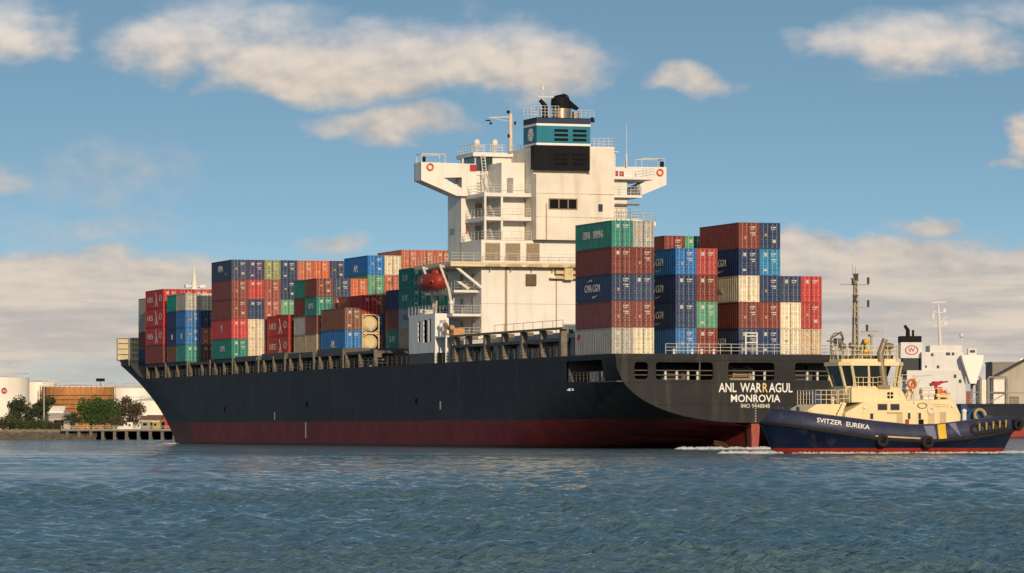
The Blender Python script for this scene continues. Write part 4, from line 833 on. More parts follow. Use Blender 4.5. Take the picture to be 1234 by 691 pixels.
for p, q in zip(ring, ring[1:]+ring[:1]):
    if (Vector(p)-Vector(q)).length > .01: m.tube(p, q, .17, n=8, cap=False)
m.build('rubbing_fender', RUB, tug, smooth=True)
m = MB(); rD = wl(-11.5, 11.5, 4.5, 8, 5); d_ = [(x, y, interp(x, FZ)+.12) for x, y in rD]; k_ = len(d_); m.add(d_+[(x, -y, z) for x, y, z in d_], [(i, i+1, k_+i+1, k_+i) for i in range(k_-1)]); m.build('deck', mat('tug_deck_green', (.05,.07,.07), .7, var=.3), tug, recalc=False)
m = MB(); cap = [(x, y, interp(x, BZ)+.03) for x, y in rB]; cap += [(x, -y, z) for x, y, z in cap[::-1]][1:-1]
for p, q in zip(cap, cap[1:]+cap[:1]):
    if (Vector(p)-Vector(q)).length > .01: m.tube(p, q, .07, n=6, cap=False)
m.build('bulwark_cap', BULW, tug, smooth=True)
# name on the bulwark (it leans inboard)
def bulw(x, f_):
    zf, zb_ = interp(x, FZ)+.1, interp(x, BZ); yy = lambda r: interp(x, [(a, b) for a, b in r]); return Vector((x, yy(rF)+(yy(rB)-yy(rF))*f_, zf+(zb_-zf)*f_))
def along(txt, size, xa, xb, f_, M, sx):
    a, b = bulw(xa, f_), bulw(xb, f_); c_ = bulw((xa+xb)/2, f_); up = (bulw((xa+xb)/2, 1)-bulw((xa+xb)/2, 0)).normalized(); r_ = (b-a).normalized(); n_v = r_.cross(up).normalized(); text(txt, size, M, tb, c_+n_v*.10, r_, n_v.cross(r_), sx=sx)
along('SVITZER', .60, 8.25, 6.05, .56, LETW, 1.0); along('EUREKA', .60, 5.7, 3.6, .56, LETW, 1.0)
def patch(pts, M, nm, off=.065):
    m = MB(); P_ = [bulw(x, f_)+Vector((0, off, .01)) for x, f_ in pts]; Q_ = [p-Vector((0, .03, 0)) for p in P_]; k_ = len(P_)
    m.add([tuple(p) for p in P_+Q_], [tuple(range(k_)), tuple(range(k_, 2*k_))[::-1]]+[(i, (i+1) % k_, k_+(i+1) % k_, k_+i) for i in range(k_)]); return m.build(nm, M, tb)
patch([(-2.9, .0), (-3.65, .0), (-3.65, 1), (-2.9, 1)], YEL, 'yellow_panel')
LAV = mat('pale_lavender_paint', (.15,.155,.24), .5, var=.15)
patch([(-2.0, .0), (-2.7, .05), (-2.6, .95), (-1.6, .95)], LAV, 'emblem'); patch([(-3.95, .98), (-4.6, .98), (-5.0, .05)], LAV, 'emblem')
m = MB(); m.bar(bulw(3.1, 0)+Vector((0, .12, .12)), bulw(-1.1, 0)+Vector((0, .12, .12)), .12, .14); m.build('fender_lip', mat('lip_tan', (.50,.36,.25), .6, var=.3), tb)
for x in (2.45, -1.8):
    p = bulw(x, 0); m = MB(); m.torus((x, p.y+.22, p.z-.18), (0, 1, 0), .40, .18, 20, 8); m.build('tyre_fender', RUB, tug, smooth=True)
for i in range(5):
    x = -6.45-i*.68; p = bulw(x, .5); m = MB(); m.torus((x, p.y+.10, p.z-.12), (.0, .95, .2), .40, .16, 18, 8); ty = m.build('tyre_fender', RUB, tug, smooth=True)
    m = MB(); m.tube((x-.32, p.y+.18, p.z-.50), (x-.32, p.y+.2, p.z+.42), .085, n=6); m.build('yellow_lashing', mat('lashing_ochre', (.42,.28,.06), .7), ty)
for i in range(7):
    a = R(-70+i*23); m = MB(); m.torus((-11.1-.35*math.cos(a), 3.2*math.sin(a), 2.5), (math.cos(a), -math.sin(a), 0), .40, .16, 16, 8); m.build('tyre_fender', RUB, tug, smooth=True)
for x, y in ((9.9, 1.6), (9.3, 2.2), (9.6, -1.6), (9.0, -2.2)):
    m = MB(); m.tube((x, y, 3.3), (x, y, 4.05), .14, n=10); m.tube((x, y-.3, 3.85), (x, y+.3, 3.85), .07); m.build('mooring_bitt', BULW, tug, smooth=True)
m = MB(); m.sphere((8.55, 2.9, 3.65), .18); m.tube((8.55, 2.9, 3.2), (8.55, 2.9, 3.6), .05); m.build('bow_lamp', mat('lamp_cream', (.8,.55,.3), .4), tug)
EXHG = mat('gear_buff', (.40,.32,.20), .6, var=.3)
# deckhouse: side profile extruded over its width, fore slope and rounded after end
def profile(pts, hw, M, nm, par=tug, bev=.0):
    m = MB(); m.prism(pts, lambda p: (p[0], -hw, p[1]), lambda p: (p[0], hw, p[1])); o = m.build(nm, M, par)
    if bev: b = o.modifiers.new('bevel', 'BEVEL'); b.width = bev; b.segments = 2; b.limit_method = 'ANGLE'
    return o
profile([(9.3, 1.8), (9.3, 3.3), (7.5, 4.28), (5.0, 4.28), (5.0, 1.5)], 2.3, CREAM, 'fore_casing', bev=.12)
dh = profile([(5.2, 1.3), (5.2, 3.5), (3.3, 4.5), (-4.6, 4.72), (-5.2, 4.5), (-5.75, 3.4), (-5.75, 1.2)], 2.95, CREAM, 'deckhouse', bev=.14)
up = profile([(4.4, 4.4), (4.4, 5.7), (-.1, 5.72), (-.5, 5.3), (-.9, 4.45)], 2.5, CREAM, 'upper_house', bev=.1)
def onside(nm, M, y, rects, par, t_=.05, ins=None):
    for x0, x1, z0, z1 in rects:
        m = MB(); m.box((x0, y-.03, z0), (x1, y+t_, z1)); o = m.build(nm, M, par)
        if ins: q = MB(); q.box((x0+.08, y+t_, z0+.08), (x1-.08, y+t_+.02, z1-.08)); q.build('pane', ins, o)
onside('window', mat('tug_window_frame', (.10,.08,.06), .6), 2.95, [(1.25, 2.15, 3.75, 4.3), (.1, .95, 3.75, 4.3)], dh, .03, GLASS)
onside('window', CREAM, 2.95, [(2.5, 2.95, 2.9, 3.55), (-1.0, -.6, 2.9, 3.6), (-2.0, -1.6, 2.9, 3.6)], dh, .04, GLASS)
onside('door', mat('tug_door', (.55,.42,.24), .5, var=.2), 2.95, [(-.2, .35, 1.6, 3.5), (-3.2, -2.6, 1.7, 3.6), (-4.3, -3.75, 1.8, 3.6)], dh, .05)
onside('locker', DARK, 2.95, [(-2.15, -1.7, 2.4, 2.95)], dh, .1); onside('ledge', mat('tug_ledge', (.50,.38,.18), .6), 2.95, [(-.1, 1.3, 3.5, 3.58)], dh, .14)
m = MB(); m.torus((-2.05, 3.0, 4.15), (0, 1, .0), .42, .06, 20, 6); m.v = [(x*1.0+(-2.05)*0, y, 4.15+(z-4.15)*.55) for x, y, z in m.v]; m.build('emblem', mat('ring_green', (.20,.22,.13), .6), dh)
m = MB(); m.box((-4.6, 2.96, 4.22), (-2.9, 2.985, 4.27)); m.box((-4.6, 2.96, 4.05), (-3.1, 2.985, 4.1)); m.build('faint_stripe', mat('faint_ochre', (.55,.42,.22), .6), dh)
m = MB()
for a in range(4):
    c_, s_ = math.cos(a*math.pi/2+.78), math.sin(a*math.pi/2+.78); m.prism([(.06, 0), (.25, -.17), (.36, 0), (.25, .17)], lambda p: (.78-(p[0]*c_-p[1]*s_), 2.5, 5.05+p[0]*s_+p[1]*c_), lambda p: (.78-(p[0]*c_-p[1]*s_), 2.53, 5.05+p[0]*s_+p[1]*c_))
m.build('emblem', DARK, up)
# wheelhouse: eight sides leaning outward to the roof
def octo(x0, x1, hw, c_): return [(x1, hw-c_), (x1-c_, hw), (x0+c_*.8, hw), (x0, hw-c_*.8), (x0, -hw+c_*.8), (x0+c_*.8, -hw), (x1-c_, -hw), (x1, -hw+c_)]
bo_, to_ = octo(-.35, 4.55, 2.05, .68), octo(-.6, 5.1, 2.35, .78)
m = MB(); zb0, zb1, zt0 = 4.5, 5.85, 7.62; k_ = 8
m.prism(octo(-.35, 4.53, 2.03, .67), lambda p: (*p, 5.0), lambda p: (*p, zb1)); wh2 = m.build('wheelhouse', CREAM, tug)
m = MB()
for i in range(8):
    a, b = bo_[i], to_[i]; m.bar((*a, zb1), (*b, zt0), .17); j = (i+1) % 8
    mids = 1 if i in (1, 3, 5, 7) and i != 3 else 0
    if i in (1, 5):
        for f_ in (.37, .69): m.bar((a[0]+(bo_[j][0]-a[0])*f_, a[1]+(bo_[j][1]-a[1])*f_, zb1), (b[0]+(to_[j][0]-b[0])*f_, b[1]+(to_[j][1]-b[1])*f_, zt0), .15)
m.build('window_frame', CREAM, wh2)
for i in range(8):
    if i in (3,): continue
    j = (i+1) % 8; m = MB(); s_ = .985
    if i in (1, 5):                                   # after third of the sides is open glass one can see through
        f_ = .69; e0 = (bo_[i][0]+(bo_[j][0]-bo_[i][0])*f_, bo_[j][1]); e1 = (to_[i][0]+(to_[j][0]-to_[i][0])*f_, to_[j][1])
        m.add([(bo_[i][0], bo_[i][1]*s_, zb1), (e0[0], e0[1]*s_, zb1), (e1[0], e1[1]*s_, zt0), (to_[i][0], to_[i][1]*s_, zt0)], [(0, 1, 2, 3)])
    else: m.add([(bo_[i][0]*s_, bo_[i][1]*s_, zb1), (bo_[j][0]*s_, bo_[j][1]*s_, zb1), (to_[j][0]*s_, to_[j][1]*s_, zt0), (to_[i][0]*s_, to_[i][1]*s_, zt0)], [(0, 1, 2, 3)])
    m.build('pane', mat('wheelhouse_dark_glass', (.02,.028,.03), .06, spec=.5), wh2, recalc=False)
m = MB(); m.box((1.2, -1.6, 5.86), (4.4, 1.6, 6.5)); m.box((2.2, -.4, 6.5), (3.0, .4, 7.2)); m.build('console', DARK, wh2)
m = MB(); m.prism(octo(-.75, 5.28, 2.5, .85), lambda p: (*p, 7.62), lambda p: (*p, 7.95)); m.prism(octo(-.5, 4.9, 2.2, .8), lambda p: (*p, 7.95), lambda p: (*p, 8.22)); m.build('roof', CREAM, wh2)
m = MB(); o8 = octo(-.6, 4.8, 2.1, .8); m.rail([(*p, 8.2) for p in o8]+[(*o8[0], 8.2)], 1.15, .75, .035, 3); m.build('railing', CREAM, wh2)
m = MB(); o8 = octo(-.2, 5.6, 2.75, 1.2); m.rail([(5.5, 2.2, 4.35), (4.6, 2.45, 4.4), (2.2, 2.55, 5.7)][:2], 1.15, .45, .035, 3); m.rail([(4.2, 2.42, 5.7), (1.9, 2.42, 5.7)], .9, .5, .03, 2); m.rail([(7.6, 2.1, 4.28), (5.6, 2.1, 4.28)], 1.2, .55, .035, 3); m.rail([(7.6, 2.1, 4.28), (7.6, -2.1, 4.28)], 1.2, .7, .035, 3); m.rail([(-.9, 2.6, 4.65), (-4.5, 2.6, 4.7)], .95, .8, .03, 2); m.rail([(-4.5, 2.6, 4.7), (-5.3, 2.4, 3.6)], .9, 1, .04, 2); m.build('railing', CREAM, tug)
m = MB(); m.bar((6.1, 2.2, 2.6), (5.2, 2.3, 4.4), .1, .3); m.bar((6.1, 2.8, 2.6), (5.2, 2.9, 4.4), .1, .3)
for q in range(7): m.box((5.95-q*.14, 2.2, 2.75+q*.25), (6.2-q*.14, 2.85, 2.79+q*.25))
m.build('stair', CREAM, tug)
m = MB(); m.torus((-4.4, 2.4, 4.55), (0, 1, 0), .6, .12, 16, 8); m.tube((-3.6, 2.5, 5.05), (-4.6, 2.5, 4.95), .14); m.tube((-4.6, 2.5, 4.95), (-5.45, 2.4, 4.2), .14); m.build('vent_trunk', CREAM, tug, smooth=True)
# exhaust stacks, mast, gear
m = MB(); m.rail([(1.9, 2.42, 5.75), (-.2, 2.42, 5.75)], .9, .5, .03, 2); m.rail([(-.4, -2.3, 4.75), (-4.8, -2.3, 4.75)], .95, .6, .03, 2); m.bar((-.9, 2.0, 4.6), (-2.0, 2.0, 6.6), .08, .16); m.bar((-.9, 1.5, 4.6), (-2.0, 1.5, 6.6), .08, .16); m.rail([(-.6, 1.9, 5.85), (-1.6, 1.9, 5.85)], 1.0, .4, .03, 2); m.build('railing', CREAM, tug)
for x_, z_ in ((3.4, 4.0), (.7, 2.2), (-1.3, 4.45), (-4.9, 4.1)):
    m = MB(); m.tube((x_, 2.9, z_), (x_, 3.12, z_), .11, n=10); m.build('bulkhead_light', WHITE, tug)
m = MB(); m.box((-.75, 2.95, 2.55), (-.45, 3.1, 2.95)); m.build('hose_box', REDP, tug)
m = MB(); m.torus((-2.85, 3.04, 3.75), (0, 1, 0), .27, .075, 16, 6); m.build('lifebuoy', WHITE, tug, smooth=True)
for x_, y_ in ((5.6, 1.2), (6.6, -.6), (-5.0, 1.9)):
    m = MB(); m.tube((x_, y_, 4.2), (x_, y_, 4.75), .12); m.sphere((x_, y_, 4.82), .2, sc=(1, 1, .6)); m.build('mushroom_vent', CREAM, tug, smooth=True)
m = MB(); m.tube((7.0, 0, 4.28), (7.0, 0, 5.0), .3, n=12); m.tube((7.0, -.7, 4.8), (7.0, .7, 4.8), .38, n=14); m.tube((7.0, .7, 4.8), (7.0, .78, 4.8), .58, n=14); m.tube((7.0, -.7, 4.8), (7.0, -.78, 4.8), .58, n=14); m.build('anchor_windlass', mat('winch_blue', (.02,.06,.16), .5, var=.2), tug, smooth=30)
for x_, y_ in ((1.0, 1.2), (-.1, .2), (2.0, -1.2), (3.6, -1.4), (4.2, .2)):
    m = MB(); m.tube((x_, y_, 8.2), (x_, y_, 9.0), .05); m.box((x_-.18, y_-.15, 9.0), (x_+.18, y_+.15, 9.3)); m.build('deck_light', EXHG, tug)
EXH = mat('exhaust_grey_brown', (.27,.21,.15), .5, .3, var=.25, sc=2)
for y in (2.25, -2.25):
    m = MB(); m.box((.8, y-.35, 5.6), (1.9, y+.35, 5.95)); m.tube((1.2, y, 5.7), (1.62, y, 8.75), .34, .29, 12); m.tube((1.62, y, 8.65), (1.15, y, 9.95), .28, .24, 12); m.box((1.0, y-.3, 9.7), (1.35, y+.3, 9.8)); m.build('exhaust_stack', EXH, tug, smooth=30)
m = MB(); mx_ = 2.99
for dx, dy in ((-.22, -.22), (.22, -.22), (.22, .22), (-.22, .22)): m.tube((mx_+dx, dy, 8.2), (mx_+dx*.45, dy*.45, 15.2), .085, .06, 6)
for q in range(13):
    z = 8.6+q*.52; s_ = .22*(1-.55*(z-8.2)/7); m.tube((mx_-s_, s_, z), (mx_+s_, s_, z+.4), .045, n=5); m.tube((mx_+s_, -s_, z), (mx_-s_, -s_, z+.4), .045, n=5); m.tube((mx_-s_, -s_, z), (mx_-s_, s_, z+.4), .045, n=5); m.tube((mx_+s_, s_, z), (mx_+s_, -s_, z+.4), .045, n=5)
m.tube((mx_, 0, 15), (mx_, 0, 16.3), .05, .03); m.tube((mx_+.25, .2, 15), (mx_+.45, .3, 16.5), .025)
m.bar((mx_+1.45, 0, 14.75), (mx_-1.25, 0, 14.75), .09); m.bar((mx_+.5, 0, 12.75), (mx_-1.25, 0, 12.75), .08); m.bar((mx_+.8, 0, 12.78), (mx_, 0, 12.78), .05); m.tube((mx_-1.2, 0, 14.7), (mx_-1.2, 0, 15.4), .06); m.tube((mx_-1.2, 0, 12.7), (mx_-1.2, 0, 13.3), .06)
m.tube((1.5, 0, 8.2), (1.5, 0, 10.4), .11); m.box((1.3, -.25, 10.2), (1.7, .25, 10.4)); m.bar((.8, 0, 10.7), (2.4, 0, 10.62), .16, .12); mast_o = m.build('mast', mat('mast_buff', (.36,.31,.235), .5, var=.15), tug)
m = None
for x_, z_ in ((mx_-1.2, 15.1), (mx_-1.2, 13.1), (1.9, 10.95)):
    m = MB(); m.tube((x_, 0, z_-.28), (x_, 0, z_+.3), .11, n=10); m.build('lantern', mat('lantern_dark', (.06,.05,.045), .5), mast_o)
for x_, z_ in ((mx_, 15.4), (mx_, 13.5), (mx_, 11.55), (mx_+.15, 15.0)):
    m = MB(); m.box((x_-.22, -.2, z_-.3), (x_+.22, .2, z_-.22)); m.tube((x_-.1, 0, z_-.25), (x_-.1, 0, z_+.25), .14, n=10); m.tube((x_+.13, .1, z_-.25), (x_+.13, .1, z_+.22), .13, n=10); m.box((x_-.24, -.2, z_+.22), (x_+.24, .2, z_+.3)); m.build('lantern', mat('lantern_dark', (.06,.05,.045), .5), mast_o)
for z_ in (9.75, 8.85):
    m = MB(); m.sphere((2.45, 1.2, z_), .26, sc=(1, .7, 1)); m.tube((2.45, 1.2, 8.2), (2.45, 1.2, z_), .06); m.build('yellow_floodlight', YEL, tug, smooth=True)
for x_, y_ in ((4.6, .9), (3.9, 1.4), (.8, 1.5), (.2, 1.2)):
    m = MB(); m.tube((x_, y_, 8.2), (x_, y_, 9.2), .06); m.tube((x_-.25, y_, 9.35), (x_+.25, y_, 9.4), .22, .26, 10); m.build('searchlight', EXH, tug, smooth=True)
m = MB(); m.tube((4.9, .6, 8.2), (5.0, .7, 9.9), .03); m.tube((-.3, -1, 8.2), (-.3, -1, 11.3), .025); m.build('whip_aerial', RAILM, tug)
m = MB(); m.torus((-1.35, 2.35, 6.05), (0, 1, .1), .36, .11); m.tube((-1.35, 2.3, 4.7), (-1.35, 2.3, 5.9), .05); o = m.build('lifebuoy', ORANGE, tug, smooth=True)
m = MB(); m.tube((-2.5, 1.6, 5.35), (-3.7, 1.6, 5.35), .38, n=14); m.box((-3.6, 1.3, 4.7), (-2.6, 1.9, 5.05)); m.build('liferaft_canister', WHITE, tug, smooth=True)
m = MB(); m.tube((-4.3, .8, 4.7), (-4.3, .8, 6.1), .16); m.tube((-3.7, .9, 6.0), (-4.9, .9, 6.25), .15, .12, 10); m.box((-4.6, .6, 5.95), (-4.0, 1.1, 6.3)); m.tube((-4.9, .9, 6.22), (-5.4, .9, 6.3), .07); m.build('fire_monitor', REDP, tug, smooth=True)
m = MB(); m.box((-4.7, 1.4, 4.7), (-3.9, 2.1, 5.5)); m.tube((-4.3, 1.75, 5.5), (-4.3, 1.75, 5.8), .2); m.box((-5.1, 1.4, 4.7), (-4.85, 2.0, 5.3)); m.build('rescue_gear', ORANGE, tug)
m = MB(); m.tube((-2.3, .6, 4.7), (-2.3, .6, 6.9), .07); m.tube((-2.0, .2, 4.7), (-3.0, .4, 6.5), .06); m.tube((-2.3, .6, 6.7), (-3.9, .7, 6.9), .06); m.tube((-1.6, .5, 4.7), (-1.6, .5, 6.4), .05); m.build('davit', RAILM, tug)
m = MB(); m.tube((-8.0, -1.2, 3.0), (-8.0, 1.2, 3.0), .7, n=16); m.tube((-8, -1.3, 3.0), (-8, -1.15, 3.0), 1.0, n=18); m.tube((-8, 1.15, 3.0), (-8, 1.3, 3.0), 1.0, n=18); m.box((-8.8, -1.5, 1.4), (-7.2, 1.5, 2.6)); m.box((-7.4, -.6, 2.4), (-6.8, .6, 4.3)); m.build('towing_winch', mat('winch_blue', (.02,.06,.16), .5, var=.2), tug, smooth=30)
m = MB(); m.torus((-7.9, 2.2, 3.35), (0, 1, .2), .5, .14, 16, 8); m.build('coiled_hose', mat('hose_ochre', (.40,.30,.12), .7), tug, smooth=True)
m = MB(); m.tube((-6.3, 2.4, 1.5), (-6.3, 2.4, 3.6), .2); m.sphere((-6.3, 2.4, 3.65), .24); m.build('vent_pipe', WHITE, tug, smooth=True)
m = MB(); m.box((-8.2, 3.6, 1.5), (-7.4, 4.1, 3.3)); m.box((-9.4, 2.6, 1.5), (-8.4, 3.4, 3.2)); m.build('deck_locker', BULW, tug)

# ------------------------------------------------------------------ far shores
def at(px, py, Y): return ((px-617)/5030*Y, Y, (520.6-py)/5030*Y+1.87)
def px_x(px, Y): return (px-617)/5030*Y
land = MB(); rg = random.Random(2)
def sheet(pts_front, back, z, nm, M):
    m = MB(); n = len(pts_front); m.add([(x, y, z) for x, y in pts_front]+[(x*1.0, back, z) for x, y in pts_front]+[(x, y-1.2, -.6) for x, y in pts_front], [(i, i+1, n+i+1, n+i) for i in range(n-1)]+[(2*n+i, 2*n+i+1, i+1, i) for i in range(n-1)])
    return tag(m.build(nm, M, recalc=False), kind='structure')
EARTH = mat('dry_earth', (.20,.17,.12), .9, var=.4, sc=.08)
sheet([(-4000, 1500), (-900, 1030), (-122, 1003), (-104, 1003), (-100, 1028), (60, 1030), (200, 1420), (4000, 2200)], 20000, 2.4, 'shore_ground', EARTH)
# rocky bank at the left
m = MB(); nx, ny = 120, 9
vs = []
for j in range(ny):
    for i in range(nx):
        t_ = j/(ny-1); x = -190+i*.76; vs.append((x+rg.uniform(-.2, .2), 998+t_*7+rg.uniform(-.3, .3), -.5+3.1*t_**.8+rg.uniform(-.28, .28)*(.3+t_)))
m.add(vs, [(j*nx+i, j*nx+i+1, (j+1)*nx+i+1, (j+1)*nx+i) for j in range(ny-1) for i in range(nx-1)])
tag(m.build('rocky_bank', mat('bank_rock', (.13,.105,.075), .9, var=.5, sc=.7, bump=.6, bsc=2), recalc=False), kind='structure')
# wharf
wf = empty('wharf', (-75, 1000, 0)); tag(wf, 'low grey concrete wharf on dark piles along the left shore behind the bow', 'wharf')
m = MB(); m.box((-33, 0, 2.05), (130, 26, 2.55)); m.box((-33, -.25, 2.2), (130, 0, 2.52)); m.build('deck', CONC, wf)
m = MB(); m.box((-33, 16, -.5), (130, 16.4, 2.04)); m.build('under_deck_shade', DARK, wf)  # near-black sheet that paints in the shade beneath the deck
for i in range(26):
    m = MB(); m.box((-32+i*2.85, .3, -1), (-31.3+i*2.85, 1.1, 2.04)); m.box((-31.9+i*2.85, 6, -1), (-31.5+i*2.85, 6.5, 2.04)); m.build('pile', mat('wharf_pile', (.15,.135,.12), .85, var=.3, streak=(1,1,.5), streak_col=(.05,.05,.04)), wf)
TW = mat('tank_white_paint', (.84,.79,.70), .6, var=.06, sc=.15, streak=(.5,.5,.06), streak_col=(.45,.34,.22), streak_amt=.2)
def tank(px, Y, rpx, ytop, M, label, cone=1.0, zb=2.3, bands=0):
    x = px_x(px, Y); r = rpx/5030*Y; zt = at(0, ytop, Y)[2]; t_ = empty('storage_tank', (x, Y, zb)); tag(t_, label, 'storage tank'); h = zt-zb
    m = MB(); m.lathe((0, 0, 0), [(r, 0), (r, h)], 48); m.build('shell', M, t_, smooth=40)
    m = MB(); m.lathe((0, 0, h+.01), [(r*1.005, 0), (r*1.005, .15), (.3, cone)], 48); m.build('roof', TW, t_, smooth=30)
    m = MB()
    for i in range(36):
        a = 2*math.pi*i/36; m.tube((r*.99*math.cos(a), r*.99*math.sin(a), h+.1), (r*.99*math.cos(a), r*.99*math.sin(a), h+1.2), .05, n=5)
    m.torus((0, 0, h+1.2), (0, 0, 1), r*.99, .05, 48, 5); m.build('railing', RAILM, t_); return t_, r, h
t_, r, h = tank(-22, 1075, 57, 456, TW, 'big white round tank with a small red ring mark at the left edge', .8)
a = R(-55); m = MB(); c = Vector((r*math.cos(a), r*math.sin(a), h*.75))
m.torus(c, (math.cos(a), math.sin(a), 0), .62, .20, 18, 6); m.bar(c+Vector((.0, 0, -.5)), c+Vector((0, 0, .5)), .25); m.build('emblem', REDP, t_)
tank(46, 1190, 22, 461.5, TW, 'smaller white tank between the ring-marked tank and the scaffolded one', .6)
rusty = mat('rusty_tank', (.46,.20,.07), .85, var=.5, sc=.25, streak=(.3,.3,.5), streak_col=(.50,.26,.09), streak_amt=.8)
t_, r, h = tank(94, 1180, 43, 467, rusty, 'rust-brown tank wrapped in scaffolding behind the trees', .8)
m = MB()
for i in range(0, 44, 2):
    a = R(180+i*180/43); c_, s_ = math.cos(a), math.sin(a); m.tube((c_*(r+.6), s_*(r+.6), 0), (c_*(r+.6), s_*(r+.6), h+.6), .07, n=5)
for z in [1.25*q for q in range(1, 9)]:
    if z < h+1:
        for i in range(43):
            a, b = R(180+i*180/43), R(180+(i+1)*180/43); m.bar(((r+.6)*math.cos(a), (r+.6)*math.sin(a), z), ((r+.6)*math.cos(b), (r+.6)*math.sin(b), z), .5, .10)
m.build('scaffolding', mat('scaffold_ochre', (.50,.30,.15), .8, var=.5, sc=.3), t_)
tank(158, 1240, 30, 469, TW, 'cream tank with a shallow cone roof behind the brown tree', 2.0)
tank(182, 1160, 26, 484, TW, 'low pale tank partly hidden by the ship\'s bow', 1.0)
# trees: limbs and leaf clumps
LEAF = []
for nm_, c_ in (('leaf_dark', (.042,.055,.024)), ('leaf_green', (.050,.088,.026)), ('leaf_olive', (.075,.072,.034)), ('leaf_brown', (.085,.066,.040))): LEAF.append(mat(nm_, c_, .7, var=.45, sc=.5))
BARK = mat('bark', (.09,.07,.05), .9, var=.4)
def tree(px, Y, zb, H, Wd, M, label, trunk=.25, flat=1.0, n=3600, kind='tree', seed=0):
    rg = random.Random(seed+px); x0 = px_x(px, Y); t_ = empty(kind, (x0, Y, zb)); tag(t_, label, kind.replace('_', ' '))
    hb_ = H*trunk; m = MB(); cl = []
    m.tube((0, 0, -.2), (rg.uniform(-.2, .2), 0, hb_+H*.15), .035*H, .022*H, 8)
    for i in range(15):
        a = rg.uniform(0, 6.28); rr = math.sqrt(rg.random())*.82; zz = hb_+(H-hb_)*(.12+.76*rg.random()*(1-.55*rr*rr)); p = Vector((Wd/2*rr*math.cos(a), Wd/2*rr*math.sin(a), zz)); cl.append((p, rg.uniform(.16, .30)*Wd*(1 if flat == 1 else .8)))
        m.tube((0, 0, hb_*rg.uniform(.7, 1.3)), p, .012*H, .004*H, 5)
    m.build('trunk', BARK, t_)
    V = []; F = []
    for i in range(n):
        p, rr = rg.choice(cl); d = Vector((rg.gauss(0, 1), rg.gauss(0, 1), rg.gauss(0, .8*flat))).normalized()*rr*rg.random()**.45; q = p+d
        if q.z < hb_*.6: continue
        s_ = rg.uniform(.16, .36)*(H/9)**.5; a = Vector((rg.gauss(0, 1), rg.gauss(0, 1), rg.gauss(0, 1))).normalized(); b = a.orthogonal().normalized(); o = len(V)
        V += [tuple(q+a*s_), tuple(q+b*s_*.7), tuple(q-a*s_), tuple(q-b*s_*.7)]; F.append((o, o+1, o+2, o+3))
    m = MB(); m.v = V; m.f = F; m.m = [0]*len(F); m.build('crown', M, t_, recalc=False); return t_
tree(27, 1030, 2.4, 8.2, 7.6, LEAF[0], 'dark round tree in front of the ring-marked white tank', .2)
tree(55, 1040, 2.4, 9.2, 7.0, LEAF[0], 'tall open-crowned dark tree beside the slim white pole', .3, .7, 2400)
tree(86, 1022, 2.4, 4.6, 4.2, LEAF[0], 'small dark tree between the pole and the bright green tree', .25, 1, 900)
tree(110, 1045, 2.4, 9.2, 8.0, LEAF[1], 'bright green tree in front of the scaffolded tank', .15, seed=3)
tree(127, 1045, 2.4, 8.6, 7.4, LEAF[1], 'second green tree merging with its taller neighbour', .15, seed=4)
tree(155, 1050, 2.4, 9.0, 11, LEAF[3], 'broad brownish tree in front of the cream cone-roofed tank', .12, .9, 3200)
tree(140, 1025, 2.4, 4.0, 3.6, LEAF[2], 'small olive tree between the green tree and the brown tree', .1, 1, 900)
for i, (p, w_, h_, M, l_) in enumerate(((4, 6.5, 4.6, 2, 'yellow-olive bush at the left edge of the bank'), (20, 5, 2.8, 0, 'low dark bush under the round tree'), (34, 6, 2.9, 2, 'olive bush on the bank below the open-crowned tree'), (48, 6, 3.0, 1, 'green bush at the foot of the white pole'), (62, 4.6, 2.5, 2, 'last olive bush before the wharf'), (-12, 6, 5.5, 0, 'dark bush mostly beyond the left edge'), (11, 5.5, 3.2, 1, 'green bush between the yellow-olive bush and the dark one'), (27, 5.5, 2.6, 1, 'low green bush hugging the bank under the round tree'), (41, 5.5, 2.6, 0, 'dark low bush on the bank before the white pole'), (56, 5.5, 2.6, 2, 'olive bush just past the white pole'))):
    tree(p, 1008, 2.2, h_, w_, LEAF[M], l_, .02, .9, 1300, 'bush')
def pole(px, Y, ytop, label, M, head=None, r=.11):
    zt = at(0, ytop, Y)[2]; p = empty('lamp_post', (px_x(px, Y), Y, 2.4)); tag(p, label, 'lamp post'); m = MB(); m.tube((0, 0, 0), (0, 0, zt-2.4), r, r*.6, 8); m.build('pole', M, p)
    m = MB()
    if head == 'flood': m.box((-1.3, -.4, zt-2.6), (1.3, .4, zt-1.7)); m.build('floodlight_frame', BLACK, p)
    else: m.bar((0, 0, zt-2.4), (.9, -.3, zt-2.3), .1); m.box((.6, -.45, zt-2.42), (1.2, -.15, zt-2.3)); m.build('lamp_head', RAILM, p)
pole(53, 1010, 466, 'slim white lamp post on the bank beside the open-crowned tree', WHITE)
pole(170, 1012, 478, 'thin brown lamp post in front of the brownish tree', POSTM)
pole(121, 1260, 459, 'floodlight tower with a black head above the scaffolded tank', POSTM, 'flood', .22)
pole(14, 1150, 440, 'thin mast rising behind the big white tank', RAILM, None, .06)
pole(73, 1300, 442, 'thin mast rising behind the smaller white tank', RAILM, None, .06)
